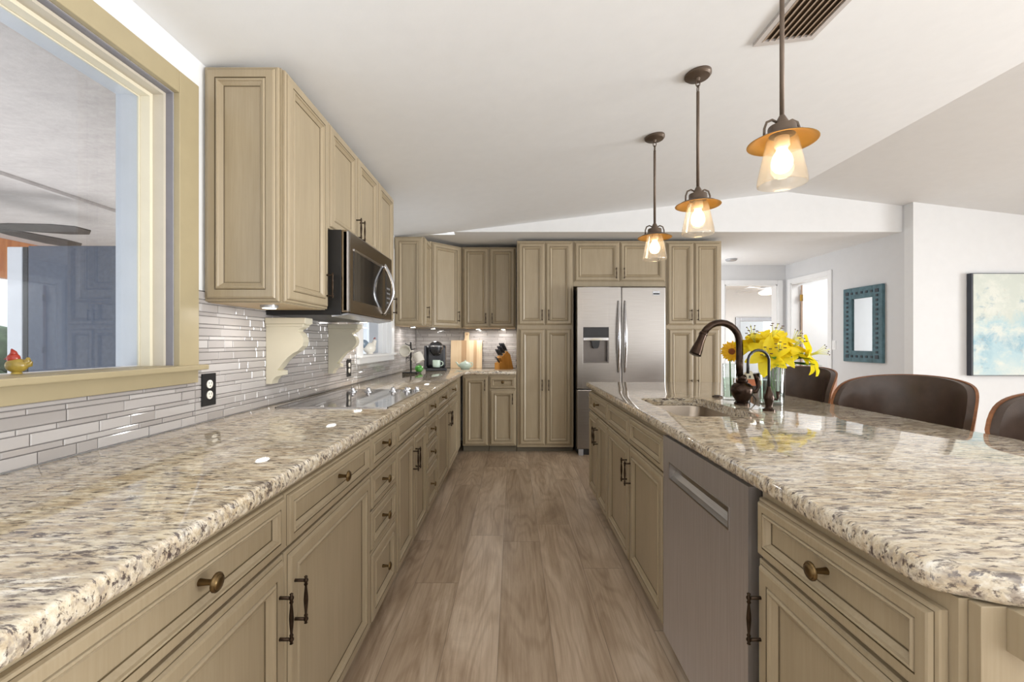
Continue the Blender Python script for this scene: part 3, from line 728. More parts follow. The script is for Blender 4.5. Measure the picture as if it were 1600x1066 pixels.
# ------------------------------------------------------------------ dishwasher
t = thing('dishwasher', 'stainless dishwasher with a pocket handle built into the island', 'dishwasher', (.603, 1.687, 0), -R90)
W = .622
bm = B(); box(bm, .004, W-.004, .012, .58, .08, .848); box(bm, .01, W-.01, .06, .5, 0, .08); obj('body', bm, 'black', t)
bm = B()
# door skin with a scooped pocket
hx0, hx1, hz0, hz1 = .075, .515, .698, .752
fy = -.024
def q(a, mi=0):
    f = bm.faces.new([bm.verts.new(p) for p in a]); f.material_index = mi
X0, X1, Z0, Z1 = .008, W-.008, .085, .843
q([(X0, fy, Z0), (X1, fy, Z0), (X1, fy, hz0), (X0, fy, hz0)]); q([(X0, fy, hz1), (X1, fy, hz1), (X1, fy, Z1), (X0, fy, Z1)])
q([(X0, fy, hz0), (hx0, fy, hz0), (hx0, fy, hz1), (X0, fy, hz1)]); q([(hx1, fy, hz0), (X1, fy, hz0), (X1, fy, hz1), (hx1, fy, hz1)])
q([(X0, fy, Z0), (X0, fy, Z1), (X0, .01, Z1), (X0, .01, Z0)]); q([(X1, fy, Z0), (X1, .01, Z0), (X1, .01, Z1), (X1, fy, Z1)])
q([(X0, fy, Z1), (X1, fy, Z1), (X1, .01, Z1), (X0, .01, Z1)]); q([(X0, fy, Z0), (X0, .01, Z0), (X1, .01, Z0), (X1, fy, Z0)])
d = obj('door', bm, 'steelv', t, recalc=False)
bm = B(); prof = [(fy, hz0), (fy+.012, hz0+.008), (fy+.022, hz0+.025), (fy+.026, hz0+.045), (fy+.024, hz1)]
for a, b in zip(prof, prof[1:]): q([(hx0, a[0], a[1]), (hx1, a[0], a[1]), (hx1, b[0], b[1]), (hx0, b[0], b[1])])
for x in (hx0, hx1): q([(x, a, b) for a, b in prof]+[(x, fy, hz1)])
q([(hx0, fy, hz1), (hx1, fy, hz1), (hx1, fy+.024, hz1), (hx0, fy+.024, hz1)])
for x0_, x1_, z0_, z1_ in ((hx0-.004, hx1+.004, hz1, hz1+.004), (hx0-.004, hx1+.004, hz0-.004, hz0), (hx0-.004, hx0, hz0, hz1), (hx1, hx1+.004, hz0, hz1)): box(bm, x0_, x1_, fy-.002, fy+.001, z0_, z1_)
obj('pocket_handle', bm, 'chrome' if False else 'steel', d, recalc=False)

# ------------------------------------------------------------------ refrigerator
t = thing('refrigerator', 'stainless french-door refrigerator with an ice and water dispenser', 'refrigerator', (.673, 4.60, 0))
W = .94; c = W/2
bm = B(); box(bm, .004, W-.004, .10, .72, .03, 1.785); box(bm, .02, W-.02, .06, .70, 0, .06); obj('body', bm, 'black', t)
def fdoor(name, x0, x1, z0, z1, hole=None):
    bm = B()
    if not hole: box(bm, x0, x1, 0, .085, z0, z1, bev=.010)
    else:
        a, b, c_, d_ = hole
        box(bm, x0, a, 0, .085, z0, z1, bev=.004); box(bm, b, x1, 0, .085, z0, z1, bev=.004); box(bm, a-.004, b+.004, .0003, .085, z0, c_); box(bm, a-.004, b+.004, .0003, .085, d_, z1-.0005)
    return obj(name, bm, 'steel', t)
hole = (.066, .336, .985, 1.365)
fl = fdoor('door', .003, c-.003, .712, 1.79, hole); fr = fdoor('door', c+.003, W-.003, .712, 1.79); ff = fdoor('freezer_drawer', .003, W-.003, .075, .703)
dp = B(); box(dp, hole[0], hole[1], .06, .07, hole[2], hole[3]); box(dp, hole[0], hole[0]+.012, .004, .07, hole[2], hole[3]); box(dp, hole[1]-.012, hole[1], .004, .07, hole[2], hole[3]); box(dp, hole[0], hole[1], .002, .07, hole[2], hole[2]+.014)
dpo = obj('dispenser', dp, 'cavity', fl)
bm = B(); box(bm, hole[0]+.001, hole[1]-.001, -.001, .05, 1.255, hole[3]-.001, bev=.002); obj('control_panel', bm, 'black', dpo)
bm = B(); box(bm, hole[0]+.001, hole[1]-.001, -.003, .05, 1.222, 1.2545, bev=.003); obj('dispenser_lip', bm, 'chrome', dpo)
bm = B(); prism(bm, [(.155, 1.222), (.245, 1.222), (.235, 1.16), (.22, 1.14), (.18, 1.14), (.165, 1.16)], 'Y', .008, .055); obj('chute', bm, 'black', dpo)
for x, dpar in ((c-.035, fl), (c+.035, fr)):
    bm = B(); pts = [(x, -.012-.042*math.sin(PI*k/14), .89+.75*k/14) for k in range(15)]; rr = [.007+.009*math.sin(PI*k/14) for k in range(15)]
    pts = [(x, .004, .89)]+pts+[(x, .004, 1.64)]; rr = [.008]+rr+[.008]
    tube(bm, pts, rr, 12); obj('handle', bm, 'chrome', dpar)
bm = B(); tube(bm, [(.12, .004, .63), (.12, -.04, .63), (.14, -.05, .63), (W-.14, -.05, .63), (W-.12, -.04, .63), (W-.12, .004, .63)], .011, 12); obj('handle', bm, 'chrome', ff)
bm = B(); box(bm, .80, .878, -.003, .002, 1.702, 1.745, bev=.001); bdg = obj('badge', bm, 'silver', fr)
bm = B(); box(bm, .806, .872, -.0042, -.003, 1.71, 1.725); obj('badge_band', bm, 'black', bdg)
for x in (.04, W-.06):
    bm = B(); box(bm, x-.02, x+.03, .02, .07, 0, .07, bev=.004); obj('foot', bm, 'silver', t)

# ------------------------------------------------------------------ pendants over the island
def pendant(label, y):
    x = .912; zt = zc(x)
    t = thing('pendant_lamp', label, 'pendant lamp', (x, y, zt), 0, 'bronze pendants over the island')
    bm = B(); lathe(bm, [(0, .001), (.060, .001), (.063, -.003), (.063, -.014), (.055, -.022), (.012, -.026), (.008, -.04), (0, -.041)], 28)
    for v in bm.verts: v.co.z += SL*v.co.x*max(0, 1+v.co.z/.03)
    obj('canopy', bm, 'rod', t, smooth=40)
    bm = B()
    for k in range(2):
        zz = -.05-.028*k
        pts = [(.010*math.cos(a)*(1 if k % 2 == 0 else 0), .010*math.cos(a)*(k % 2), zz+.018*math.sin(a)) for a in [2*PI*j/12 for j in range(12)]]
        tube(bm, pts, .0028, 6, closed=True)
    obj('chain', bm, 'rod', t)
    zb = 1.885-zt       # brim height
    bm = B(); tube(bm, [(0, 0, -.092), (0, 0, -.10), (0, 0, zb+.07)], .0075, 10); obj('rod', bm, 'rod', t)
    bm = B(); lathe(bm, [(.008, zb+.085), (.012, zb+.078), (.020, zb+.062), (.022, zb+.052), (.041, zb+.048), (.043, zb+.044), (.043, zb+.022), (.047, zb+.018)], 24); obj('cap', bm, 'rod', t, smooth=45)
    for s in (-1, 1):
        bm = B(); tube(bm, [(s*.018, 0, zb+.062), (s*.034, 0, zb+.070), (s*.052, 0, zb+.062), (s*.060, 0, zb+.040), (s*.061, 0, zb+.014)], .0042, 8); obj('arm', bm, 'rod', t)
    bm = B()
    lathe(bm, [(.040, zb+.020), (.055, zb+.016), (.085, zb+.004), (.104, zb-.008), (.107, zb-.008)], 36, mi=0, cap=False)
    lathe(bm, [(.107, zb-.0085), (.104, zb-.010), (.085, zb+.001), (.055, zb+.013), (.040, zb+.017)], 36, mi=1, cap=False)
    obj('brim', bm, ['rod', 'hat'], t, recalc=False)
    bm = B(); lathe(bm, [(.044, zb+.012), (.048, zb+.0), (.0745, zb-.125), (.0765, zb-.143), (.0755, zb-.149), (.072, zb-.150), (.0735, zb-.143), (.0715, zb-.125), (.045, zb-.0)], 36, cap=False); obj('glass_shade', bm, 'glass', t, smooth=60)
    bm = B(); lathe(bm, [(.0, zb+.012), (.022, zb+.012), (.024, zb-.018), (.018, zb-.026)], 16); obj('socket', bm, 'socket', t)
    bm = B(); lathe(bm, [(.015, zb-.024), (.018, zb-.036), (.028, zb-.052), (.033, zb-.072), (.031, zb-.090), (.022, zb-.104), (.010, zb-.110), (0, zb-.111)], 20); obj('bulb', bm, 'bulb', t)
    return t
pendant('bronze pendant with clear glass shade nearest the viewer, rod running out at the top', 1.477)
pendant('middle bronze pendant of the three over the island, above the vases', 2.15)
pendant('farthest bronze pendant, hanging in front of the refrigerator cabinets', 2.807)

# ceiling vent and detector
t = thing('ceiling_vent', 'brown louvred air vent in the sloping ceiling', 'vent', (1.22, 1.66, zc(1.22)))
def cz(x): return SL*x
bm = B(); w2, l2 = .135, .31
def sl(x0, x1, y0, y1, h0, h1):
    vs = box(bm, x0, x1, y0, y1, h0, h1)
    for v in vs: v.co.z += cz(v.co.x)
sl(-w2, -w2+.025, -l2, l2, -.014, 0); sl(w2-.025, w2, -l2, l2, -.014, 0); sl(-w2+.025, w2-.025, -l2, -l2+.025, -.014, 0); sl(-w2+.025, w2-.025, l2-.025, l2, -.014, 0)
obj('frame', bm, 'ventframe', t)
bm = B(); sl(-w2+.02, w2-.02, -l2+.02, l2-.02, -.003, 0); obj('duct', bm, 'ventdark', t)
for k in range(8):
    bm = B(); x = -w2+.036+k*.0282
    vs = box(bm, x-.010, x+.010, -l2+.025, l2-.025, -.0012, 0)
    for v in vs: v.co.z += cz(v.co.x)-.009+(v.co.x-x)*.5
    obj('louver', bm, 'ventbrown', t)
bm = B(); lathe(bm, [(0, 0), (.075, 0), (.075, -.012), (.062, -.026), (.03, -.032), (0, -.032)], 24)
tag(obj('smoke_detector', bm, 'silver', loc=(2.99, 5.97, ZS), smooth=40), 'small round grey detector on the flat hall ceiling', 'smoke detector')

# ------------------------------------------------------------------ outlets and switch
def outlet(label, y, z):
    t = thing('wall_outlet', label, 'outlet', (XL+.0075, y, z), 0, 'black outlets on the tiles')
    bm = B(); box(bm, 0, .006, -.038, .038, -.063, .063, bev=.002); obj('cover_plate', bm, 'black', t)
    for s in (-1, 1):
        bm = B(); lathe(bm, [(.0165, .006), (.0165, .0085), (.015, .009), (0, .009)], 18, (0, 0, s*.021), 'X'); r = obj('receptacle', bm, 'white', t, smooth=40)
        bm = B()
        for yy in (-.006, .006): box(bm, .0088, .0094, yy-.001, yy+.001, s*.021+.001, s*.021+.009)
        box(bm, .0088, .0094, -.002, .002, s*.021-.009, s*.021-.005); obj('slots', bm, 'black', r)
outlet('black outlet with white receptacles below the corner of the large window', 1.70, 1.016)
outlet('black outlet with white receptacles on the tiles beyond the cooktop', 3.15, 1.017)
t = thing('light_switch', 'white light switch on the grey hall wall beside the door', 'switch', (XR, 5.47, 1.17))
bm = B(); box(bm, -.006, 0, -.036, .036, -.058, .058, bev=.002); obj('cover_plate', bm, 'trim', t)
bm = B(); box(bm, -.009, -.006, -.016, .016, -.033, .033, bev=.001); obj('rocker', bm, 'trim', t)

# ------------------------------------------------------------------ hall mirror, painting
t = thing('wall_mirror', 'teal wooden mirror with square studs on the grey hall wall', 'mirror', (XR, 4.993, 1.41))
bm = B(); fw = .13; hw, hh = .277, .433
for a in ((-hw, -hw+fw, -hh, hh), (hw-fw, hw, -hh, hh), (-hw+fw, hw-fw, -hh, -hh+fw), (-hw+fw, hw-fw, hh-fw, hh)): box(bm, -.035, 0, *a, bev=.005)
f = obj('frame', bm, 'teal', t)
u = hw-fw/2; v_ = hh-fw/2
n = 14
def stud(y, z, sy, sz):
    bm = B(); box(bm, -.041, -.0345, y-sy, y+sy, z-sz, z+sz, bev=.002); obj('stud', bm, 'tealdark', f)
for k in range(n+1):
    z = -v_+2*v_*k/n; sd = .022 if k in (0, n) else .014
    for y in (-u, u): stud(y, z, sd, sd*.9)
for k in range(1, 6):
    for z in (-v_, v_): stud(-u+2*u*k/6, z, .014, .013)
bm = B(); box(bm, -.018, -.012, -hw+fw-.002, hw-fw+.002, -hh+fw-.002, hh-fw+.002); obj('mirror_glass', bm, 'mirror', t)
t = thing('painting', 'large abstract blue and cream canvas with dark edges on the white wall', 'painting', (5.316, YP-.004, 1.382))
bm = B(); box(bm, -.75, .75, -.045, 0, -.512, .512); obj('edge', bm, 'artedge', t)
bm = B(); box(bm, -.735, .735, -.0475, -.0452, -.505, .505); obj('canvas', bm, 'art', t)

# ------------------------------------------------------------------ bar stools
def stool():
    t = thing('bar_stool', 's', 'bar stool', (1.96, 2.24, 0), 0, 'leather bar stools along the island')
    R = .28; N = 40; A = math.radians(90)
    def ztop(a): q = abs(a)/A; return 1.025-.075*q**2-.085*q**8
    def zbot(a): q = abs(a)/A; return .70+.02*q
    def shell(r0, r1, mi_name, inset, puff, rim):
        bm = B(); rows = []
        for i in range(N+1):
            a = -A+2*A*i/N; aa = a*(1-inset)
            col = []
            zt, zb = ztop(a)-rim, zbot(a)+rim
            for j in range(9):
                s = j/8; z = zb+(zt-zb)*s; fl = .02*(s-.5)
                pz = puff*(1-(2*s-1)**4)*(1-(2*i/N-1)**8)
                col.append((math.cos(aa)*(r0+fl-pz), math.sin(aa)*(r0+fl-pz), z))
            for j in range(8, -1, -1):
                s = j/8; z = zb+(zt-zb)*s; fl = .02*(s-.5)
                col.append((math.cos(aa)*(r1+fl), math.sin(aa)*(r1+fl), z))
            rows.append([bm.verts.new(p) for p in col])
        K = len(rows[0])
        for a, b in zip(rows, rows[1:]):
            for k in range(K): bm.faces.new((a[k], a[(k+1) % K], b[(k+1) % K], b[k])).smooth = True
        bm.faces.new(rows[0]); bm.faces.new(rows[-1][::-1])
        return bm
    obj('back_shell', shell(R-.005, R+.006, 0, 0, 0, 0), 'veneer', t, smooth=50)
    obj('backrest', shell(R-.032, R-.0055, 0, .012, .016, .004), 'leather', t, smooth=60)
    bm = B(); lathe(bm, [(0, .60), (.22, .60), (.25, .615), (.255, .65), (.245, .675), (.20, .685), (0, .69)], 36); obj('seat', bm, 'leather', t, smooth=60)
    bm = B(); lathe(bm, [(0, .585), (.24, .585), (.25, .598), (.22, .60)], 36); box(bm, .235, .29, -.06, .06, .59, .76, bev=.006); obj('seat_pan', bm, 'veneer', t, smooth=50)
    for k in range(4):
        a = PI/4+k*PI/2; c, s = math.cos(a), math.sin(a)
        bm = B(); tube(bm, [(c*.14, s*.14, .585), (c*.20, s*.20, .25), (c*.245, s*.245, 0)], [.020, .017, .012], 12); obj('leg', bm, 'veneer', t)
    bm = B(); tube(bm, [(.205*math.cos(2*PI*k/32), .205*math.sin(2*PI*k/32), .22) for k in range(32)], .009, 8, closed=True); obj('footrest', bm, 'chrome', t)
    return t
s0 = stool()
for i, (y, r, lb) in enumerate(((2.24, .52, 'dark leather bar stool with wooden shell, middle of the three at the island'), (3.13, .45, 'dark leather bar stool at the far end of the island, behind the lilies'), (1.42, .55, 'dark leather bar stool nearest the viewer, cut by the right edge of the picture'))):
    o = s0 if i == 0 else copy_tree(s0)
    o.location = (1.965, y, 0); o.rotation_euler = (0, 0, r); o['label'] = lb

# ------------------------------------------------------------------ vases and flowers
ZI = .893
def vase(name, label, x, y, r0, r1, h, wl):
    t = thing(name, label, 'vase', (x, y, ZI))
    bm = B(); lathe(bm, [(0, 0), (r0, 0), (r0+.001, .01), (r1, h-.005), (r1-.001, h), (r1-.003, h), (r1-.004, h-.005), (r0-.003, .016), (0, .014)], 32); obj('glass_body', bm, 'vaseglass', t, smooth=50)
    bm = B(); rr = r0+(r1-r0)*wl/h-.0045; lathe(bm, [(0, .0145), (r0-.0035, .0165), (rr, wl), (0, wl)], 32); obj('water', bm, 'water', t, smooth=50)
vase('bud_vase', 'slim clear glass vase holding the sunflower', 1.158, 2.33, .033, .037, .195, .12)
vase('glass_vase', 'wide clear glass cylinder vase holding the yellow lilies', 1.285, 2.165, .057, .059, .208, .12)

def frame_of(d):
    d = Vector(d).normalized(); u = d.cross(Vector((0, 0, 1)))
    if u.length < .1: u = Vector((1, 0, 0))
    u.normalize(); return d, u, d.cross(u)
def petal(bm, c, d, u, w, ang, L, wid, curl, lift, mi=0, n=9, m=4):
    """one petal leaving the flower centre, cupped across and recurved at the tip"""
    side = u*math.cos(ang)+w*math.sin(ang); tan = d.cross(side)
    rows = []
    for i in range(n+1):
        s = i/n
        rad = L*(math.sin(lift+(curl)*s)*s if False else s*math.cos(lift*(1-s)))
        hgt = L*(math.sin(lift)*s*.9-curl*s**2.4*.55)
        hw = wid*max(0, math.sin(PI*min(1, s**.85*.94+.05)))**.62*.5
        row = []
        for j in range(m+1):
            q = 2*j/m-1
            row.append(bm.verts.new(c+side*rad+d*(hgt+.18*wid*(q*q)+.05*wid*math.sin(9*s+3*q+ang*5)*abs(q))+tan*hw*q))
        rows.append(row)
    for a, b in zip(rows, rows[1:]):
        for k in range(m):
            f = bm.faces.new((a[k], a[k+1], b[k+1], b[k])); f.material_index = mi; f.smooth = True

def leaf(bm, p, dirv, L, wid, droop=.3):
    d = Vector(dirv).normalized(); t_ = d.cross(Vector((0, 0, 1)))
    t_ = t_.normalized() if t_.length > .05 else Vector((1, 0, 0))
    rows = []
    for i in range(8):
        s = i/7; c = Vector(p)+d*L*s+Vector((0, 0, -droop*L*s*s)); hw = wid*.5*math.sin(PI*(s*.93+.04))
        rows.append([bm.verts.new(c+t_*hw*q+Vector((0, 0, abs(q)*hw*.3))) for q in (-1, 0, 1)])
    for a, b in zip(rows, rows[1:]):
        for k in range(2): bm.faces.new((a[k], a[k+1], b[k+1], b[k])).smooth = True

def lily(label, head, face, size=.105, rot=0, leaves=((0, 1),)):
    base = Vector((1.285, 2.165, ZI+.018)); head = Vector(head)
    t = thing('lily', label, 'flower', tuple(base), 0, 'yellow lilies in the glass vase')
    hd = head-base; d, u, w = frame_of(face)
    foot = Vector(((random.random()-.5)*.05, (random.random()-.5)*.05, .002))
    rim = Vector((max(-.04, min(.04, hd.x*.35)), max(-.04, min(.04, hd.y*.35)), .20))
    neck = hd-d*.045
    bm = B(); tube(bm, [foot, foot.lerp(rim, .5), rim, rim.lerp(neck, .6)+Vector((0, 0, .008)), neck, hd-d*.01], [.0035, .0035, .0033, .003, .003, .004], 8); obj('stem', bm, 'stem', t)
    bm = B()
    for k in range(6):
        a = rot+k*PI/3
        petal(bm, hd-d*(.012 if k % 2 else .008), d, u, w, a, size*(1 if k % 2 else .96), size*(.60 if k % 2 else .46), random.uniform(.5, 1.0), random.uniform(.4, .75))
    bm2 = bm; obj('petals', bm2, 'petal', t, recalc=False)
    bm = B()
    for k in range(6):
        a = rot+.3+k*PI/3; s = (u*math.cos(a)+w*math.sin(a)); e = hd+d*size*.75+s*size*.22
        tube(bm, [hd, hd+d*size*.4+s*size*.06, e], .0011, 5, 0); tube(bm, [e-u*.006, e+u*.006], .0024, 6, 1)
    tube(bm, [hd, hd+d*size*.85], .0015, 6, 0)
    obj('stamens', bm, ['stamen', 'anther'], t)
    bm = B()
    for q, (lx, ly, lz, L) in enumerate(leaves): leaf(bm, rim+Vector((0, 0, random.uniform(-.01, .03))), (lx, ly, lz), L*1.15, .036); leaf(bm, rim+Vector((0, 0, -.012)), (lx+.3, ly-.5, .05), L*1.1, .042, .1)
    obj('leaves', bm, 'leaf', t, recalc=False)
lily('yellow lily at the far left of the bunch, drooping toward the faucet', (1.225, 2.10, 1.135), (-.5, -.75, .25), .105, .4, ((-.6, -.6, .5, .11), (-.3, -.8, .2, .10)))
lily('upper left yellow lily of the bunch, facing up', (1.235, 2.215, 1.185), (-.45, -.35, .8), .11, .1, ((-.6, .4, .8, .10),))
lily('large yellow lily at the top of the bunch', (1.30, 2.19, 1.205), (.0, -.5, .85), .12, .6, ((.2, .7, .8, .12),))
lily('yellow lily low in the middle of the bunch, facing the viewer', (1.275, 2.09, 1.145), (-.35, -.75, .55), .095, .2, ((.3, -.7, .3, .10),))
lily('upper right yellow lily with petals pointing up', (1.385, 2.19, 1.185), (.45, -.3, .75), .11, .3, ((.8, .1, .5, .13),))
lily('yellow lily at the far right of the bunch, open sideways with dark stamens', (1.43, 2.12, 1.135), (.85, -.45, .35), .115, .0, ((.85, -.2, .3, .15), (.6, -.6, .2, .12)))

lily('yellow lily at the back of the bunch, between the top and the upper left flowers', (1.25, 2.26, 1.21), (-.15, .1, .9), .10, .9, ((-.2, .7, .6, .10),))
lily('yellow lily on the right of the middle, tilted up toward the painting', (1.345, 2.11, 1.165), (.35, -.6, .7), .10, .8, ((.5, -.6, .3, .12),))
t = thing('sunflower', 'orange-yellow sunflower in the slim vase', 'flower', (1.158, 2.33, ZI+.018))
hd = Vector((-.005, -.03, .24)); d, u, w = frame_of((-.25, -.9, .25))
bm = B(); tube(bm, [(.01, .005, .002), (.004, 0, .10), (0, -.004, .19), (-.002, -.01, .225), hd-d*.008], .0042, 8); obj('stem', bm, 'stem', t)
bm = B()
for k in range(26): petal(bm, hd+d*(.002 if k % 2 else -.003), d, u, w, k*2*PI/26, .058 if k % 2 else .052, .021, .2, .25, n=6, m=2)
obj('petals', bm, 'sunpetal', t, recalc=False)
bm = B(); R_ = Matrix((u, w, d)).transposed(); ellipsoid(bm, hd+d*.003, (.021, .021, .009), rot=R_); obj('heart', bm, 'sunheart', t)
bm = B()
for k in range(8): a = k*PI/4; leaf(bm, hd-d*.008, (u*math.cos(a)+w*math.sin(a)), .045, .016, .2)
obj('sepals', bm, 'leaf', t, recalc=False)

# little tray on crossed wire legs, with an ornament, behind the faucet
t = thing('tray_stand', 'small orange wooden tray on crossed black wire legs behind the faucet', 'stand', (1.275, 2.37, ZI))
bm = B(); box(bm, -.06, .06, -.035, .035, .075, .079); box(bm, -.06, .06, -.035, -.031, .079, .11); box(bm, -.06, .06, .031, .035, .079, .11); box(bm, -.06, -.056, -.031, .031, .079, .11); box(bm, .056, .06, -.031, .031, .079, .11); obj('tray', bm, 'orange', t)
for y in (-.028, .028):
    bm = B(); tube(bm, [(-.035, y, 0), (-.012, y, .03), (.012, y, .045), (.035, y, .075)], .0032, 6); tube(bm, [(.035, y+.0065, 0), (.012, y+.0065, .03), (-.012, y+.0065, .045), (-.035, y+.0065, .075)], .0032, 6); obj('legs', bm, 'black', t)
t = thing('ornament', 'small cream house-shaped ornament standing in the orange tray', 'ornament', (1.285, 2.37, ZI+.079))
bm = B(); prism(bm, [(-.025, 0), (.025, 0), (.025, .055), (0, .075), (-.025, .055)], 'Y', -.018, .018); obj('house', bm, 'cream', t)
bm = B(); box(bm, -.012, -.002, -.0195, -.018, .036, .05); box(bm, .006, .014, -.0195, -.018, .014, .03); obj('openings', bm, 'black', t)

# ------------------------------------------------------------------ things on the left countertop
ZL = .893
def mug_bm(r, h, seg=24):
    bm = B(); lathe(bm, [(0, 0), (r*.8, 0), (r*.95, .008), (r, h*.4), (r, h), (r-.003, h+.001), (r-.004, h-.002), (r-.005, h*.4), (r*.8, .010), (0, .008)], seg); return bm
def handle_bm(r, h):
    bm = B(); tube(bm, [(r-.002, 0, h*.82), (r+.016, 0, h*.84), (r+.030, 0, h*.66), (r+.030, 0, h*.42), (r+.016, 0, h*.22), (r-.002, 0, h*.2)], .0052, 8); return bm
def mug(label, mat, loc, rot, r=.042, h=.09, group=None):
    t = thing('mug', label, 'mug', loc, 0, group); t.rotation_euler = rot
    obj('cup', mug_bm(r, h), mat, t, smooth=50); obj('handle', handle_bm(r, h), mat, t)
    return t
t = thing('mug_tree', 'black metal mug tree on the countertop below the small window', 'mug tree', (-1.04, 4.42, ZL))
bm = B(); box(bm, -.075, .075, -.06, .06, 0, .010, bev=.003); obj('base', bm, 'black', t)
bm = B(); box(bm, -.008, .008, -.008, .008, .010, .315, bev=.002); obj('post', bm, 'black', t)
for z, sx in ((.28, -1), (.235, 1), (.15, -1)):
    bm = B(); tube(bm, [(sx*.007, -.004, z), (sx*.035, -.012, z+.008), (sx*.055, -.012, z+.022)], .0042, 8); obj('hook', bm, 'black', t)
bm = B(); tube(bm, [(-.048, 0, .14), (-.008, 0, .185), (-.048, 0, .185), (-.048, 0, .10), (-.008, 0, .14)], .003, 6); obj('scroll', bm, 'black', t)
mug('white mug on the upper left hook of the mug tree', 'white', (-1.085, 4.335, ZL+.212), (math.radians(78), 0, math.radians(18)), .055, .085, 'white mugs on the mug tree')
mug('white mug hanging sideways from the right hook of the mug tree', 'white', (-.972, 4.385, ZL+.205), (0, math.radians(158), math.radians(-15)), .048, .095, 'white mugs on the mug tree')
t = thing('glass_pumpkin', 'small green glass gourd beside the foot of the mug tree', 'ornament', (-.985, 4.545, ZL))
bm = B()
prof = [(0, 0), (.022, .001), (.038, .018), (.042, .038), (.036, .058), (.02, .070), (0, .066)]
lathe(bm, prof, 32)
for v in bm.verts:
    a = math.atan2(v.co.y, v.co.x); k = 1+.06*abs(math.cos(4*a)); v.co.x *= k; v.co.y *= k
obj('body', bm, 'green', t, smooth=70)
bm = B(); tube(bm, [(0, 0, .066), (.002, 0, .078), (.008, 0, .086)], [.005, .004, .003], 8); obj('stalk', bm, 'green', t)

t = thing('coffee_maker', 'charcoal single-cup coffee maker in the back corner', 'coffee maker', (-.86, 4.84, ZL), math.radians(12))
bm = B(); box(bm, -.115, .115, -.13, .13, 0, .03, bev=.01); box(bm, -.115, .115, .0, .13, .03, .285, bev=.035); obj('body', bm, 'keurig', t)
bm = B(); ellipsoid(bm, (.0, -.01, .255), (.082, .115, .07), seg=28, rings=16); 
obj('brew_head', bm, 'keurig', t)
bm = B(); lathe(bm, [(.052, .19), (.058, .20), (.06, .24), (0, .25)], 24, (.0, -.075, 0)); lathe(bm, [(.03, .165), (.05, .19)], 20, (0, -.075, 0)); obj('pod_holder', bm, 'black', t, smooth=50)
bm = B(); tube(bm, [(-.062, -.06, .262), (-.05, -.115, .268), (0, -.135, .27), (.05, -.115, .268), (.062, -.06, .262)], .0085, 8); obj('handle', bm, 'silver', t)
bm = B(); box(bm, -.13, -.105, -.07, .11, .015, .275, bev=.012); obj('water_tank', bm, 'keurig', t)
bm = B(); lathe(bm, [(.06, .03), (.062, .036), (0, .037)], 24, (.005, -.068, 0)); obj('drip_tray', bm, 'black', t, smooth=40)
bm = B(); tube(bm, [(-1.0, 4.93, ZL+.01), (-1.04, 5.0, ZL+.012), (-1.10, 5.1, ZL+.03), (-1.15, 5.25, ZL+.08)], .004, 6)
mug('mint green mug standing under the coffee maker spout', 'mint', (-.842, 4.772, ZL+.038), (0, 0, math.radians(-8)), .043, .078)
bm.free()
t = thing('cutting_board', 'striped maple cutting board with a handle leaning on the back tiles', 'cutting board', (-.57, 5.268, ZL))
t.rotation_euler = (math.radians(-7), 0, 0)
bm = B(); xs = [(-.19, -.062), (.0, .085), (.125, .19)]
for a, b in xs: box(bm, a, b, 0, .02, 0, .34, bev=.002)
obj('maple_strips', bm, 'board', t)
bm = B(); box(bm, -.062, 0, 0, .02, 0, .34, bev=.002); box(bm, .085, .125, 0, .02, 0, .34, bev=.002); obj('dark_strips', bm, 'boarddark', t)
bm = B()
prism(bm, [(-.03, .338), (.032, .338), (.028, .38), (.033, .42), (.027, .44), (-.019, .44), (-.025, .42), (-.022, .38)], 'Y', 0, .02); obj('handle', bm, 'board', t)
bm = B(); lathe(bm, [(.011, -.0008), (.011, .001)], 18, (.004, 0, .412), 'Y'); obj('hanging_hole', bm, 'boarddark', t)
t = thing('teapot', 'small mint teapot in front of the cutting board', 'teapot', (-.56, 5.075, ZL))
bm = B(); lathe(bm, [(0, .0), (.045, 0), (.05, .004), (.07, .03), (.072, .048), (.058, .07), (.035, .084), (.012, .091), (.006, .097), (.009, .104), (0, .108)], 28); obj('pot', bm, 'mint', t, smooth=60)
bm = B(); tube(bm, [(-.06, 0, .03), (-.082, 0, .05), (-.098, 0, .075), (-.112, 0, .084)], [.014, .011, .008, .006], 10); obj('spout', bm, 'mint', t)
bm = B(); tube(bm, [(.055, 0, .072), (.078, 0, .076), (.088, 0, .055), (.078, 0, .032), (.062, 0, .025)], .006, 8); obj('handle', bm, 'mint', t)

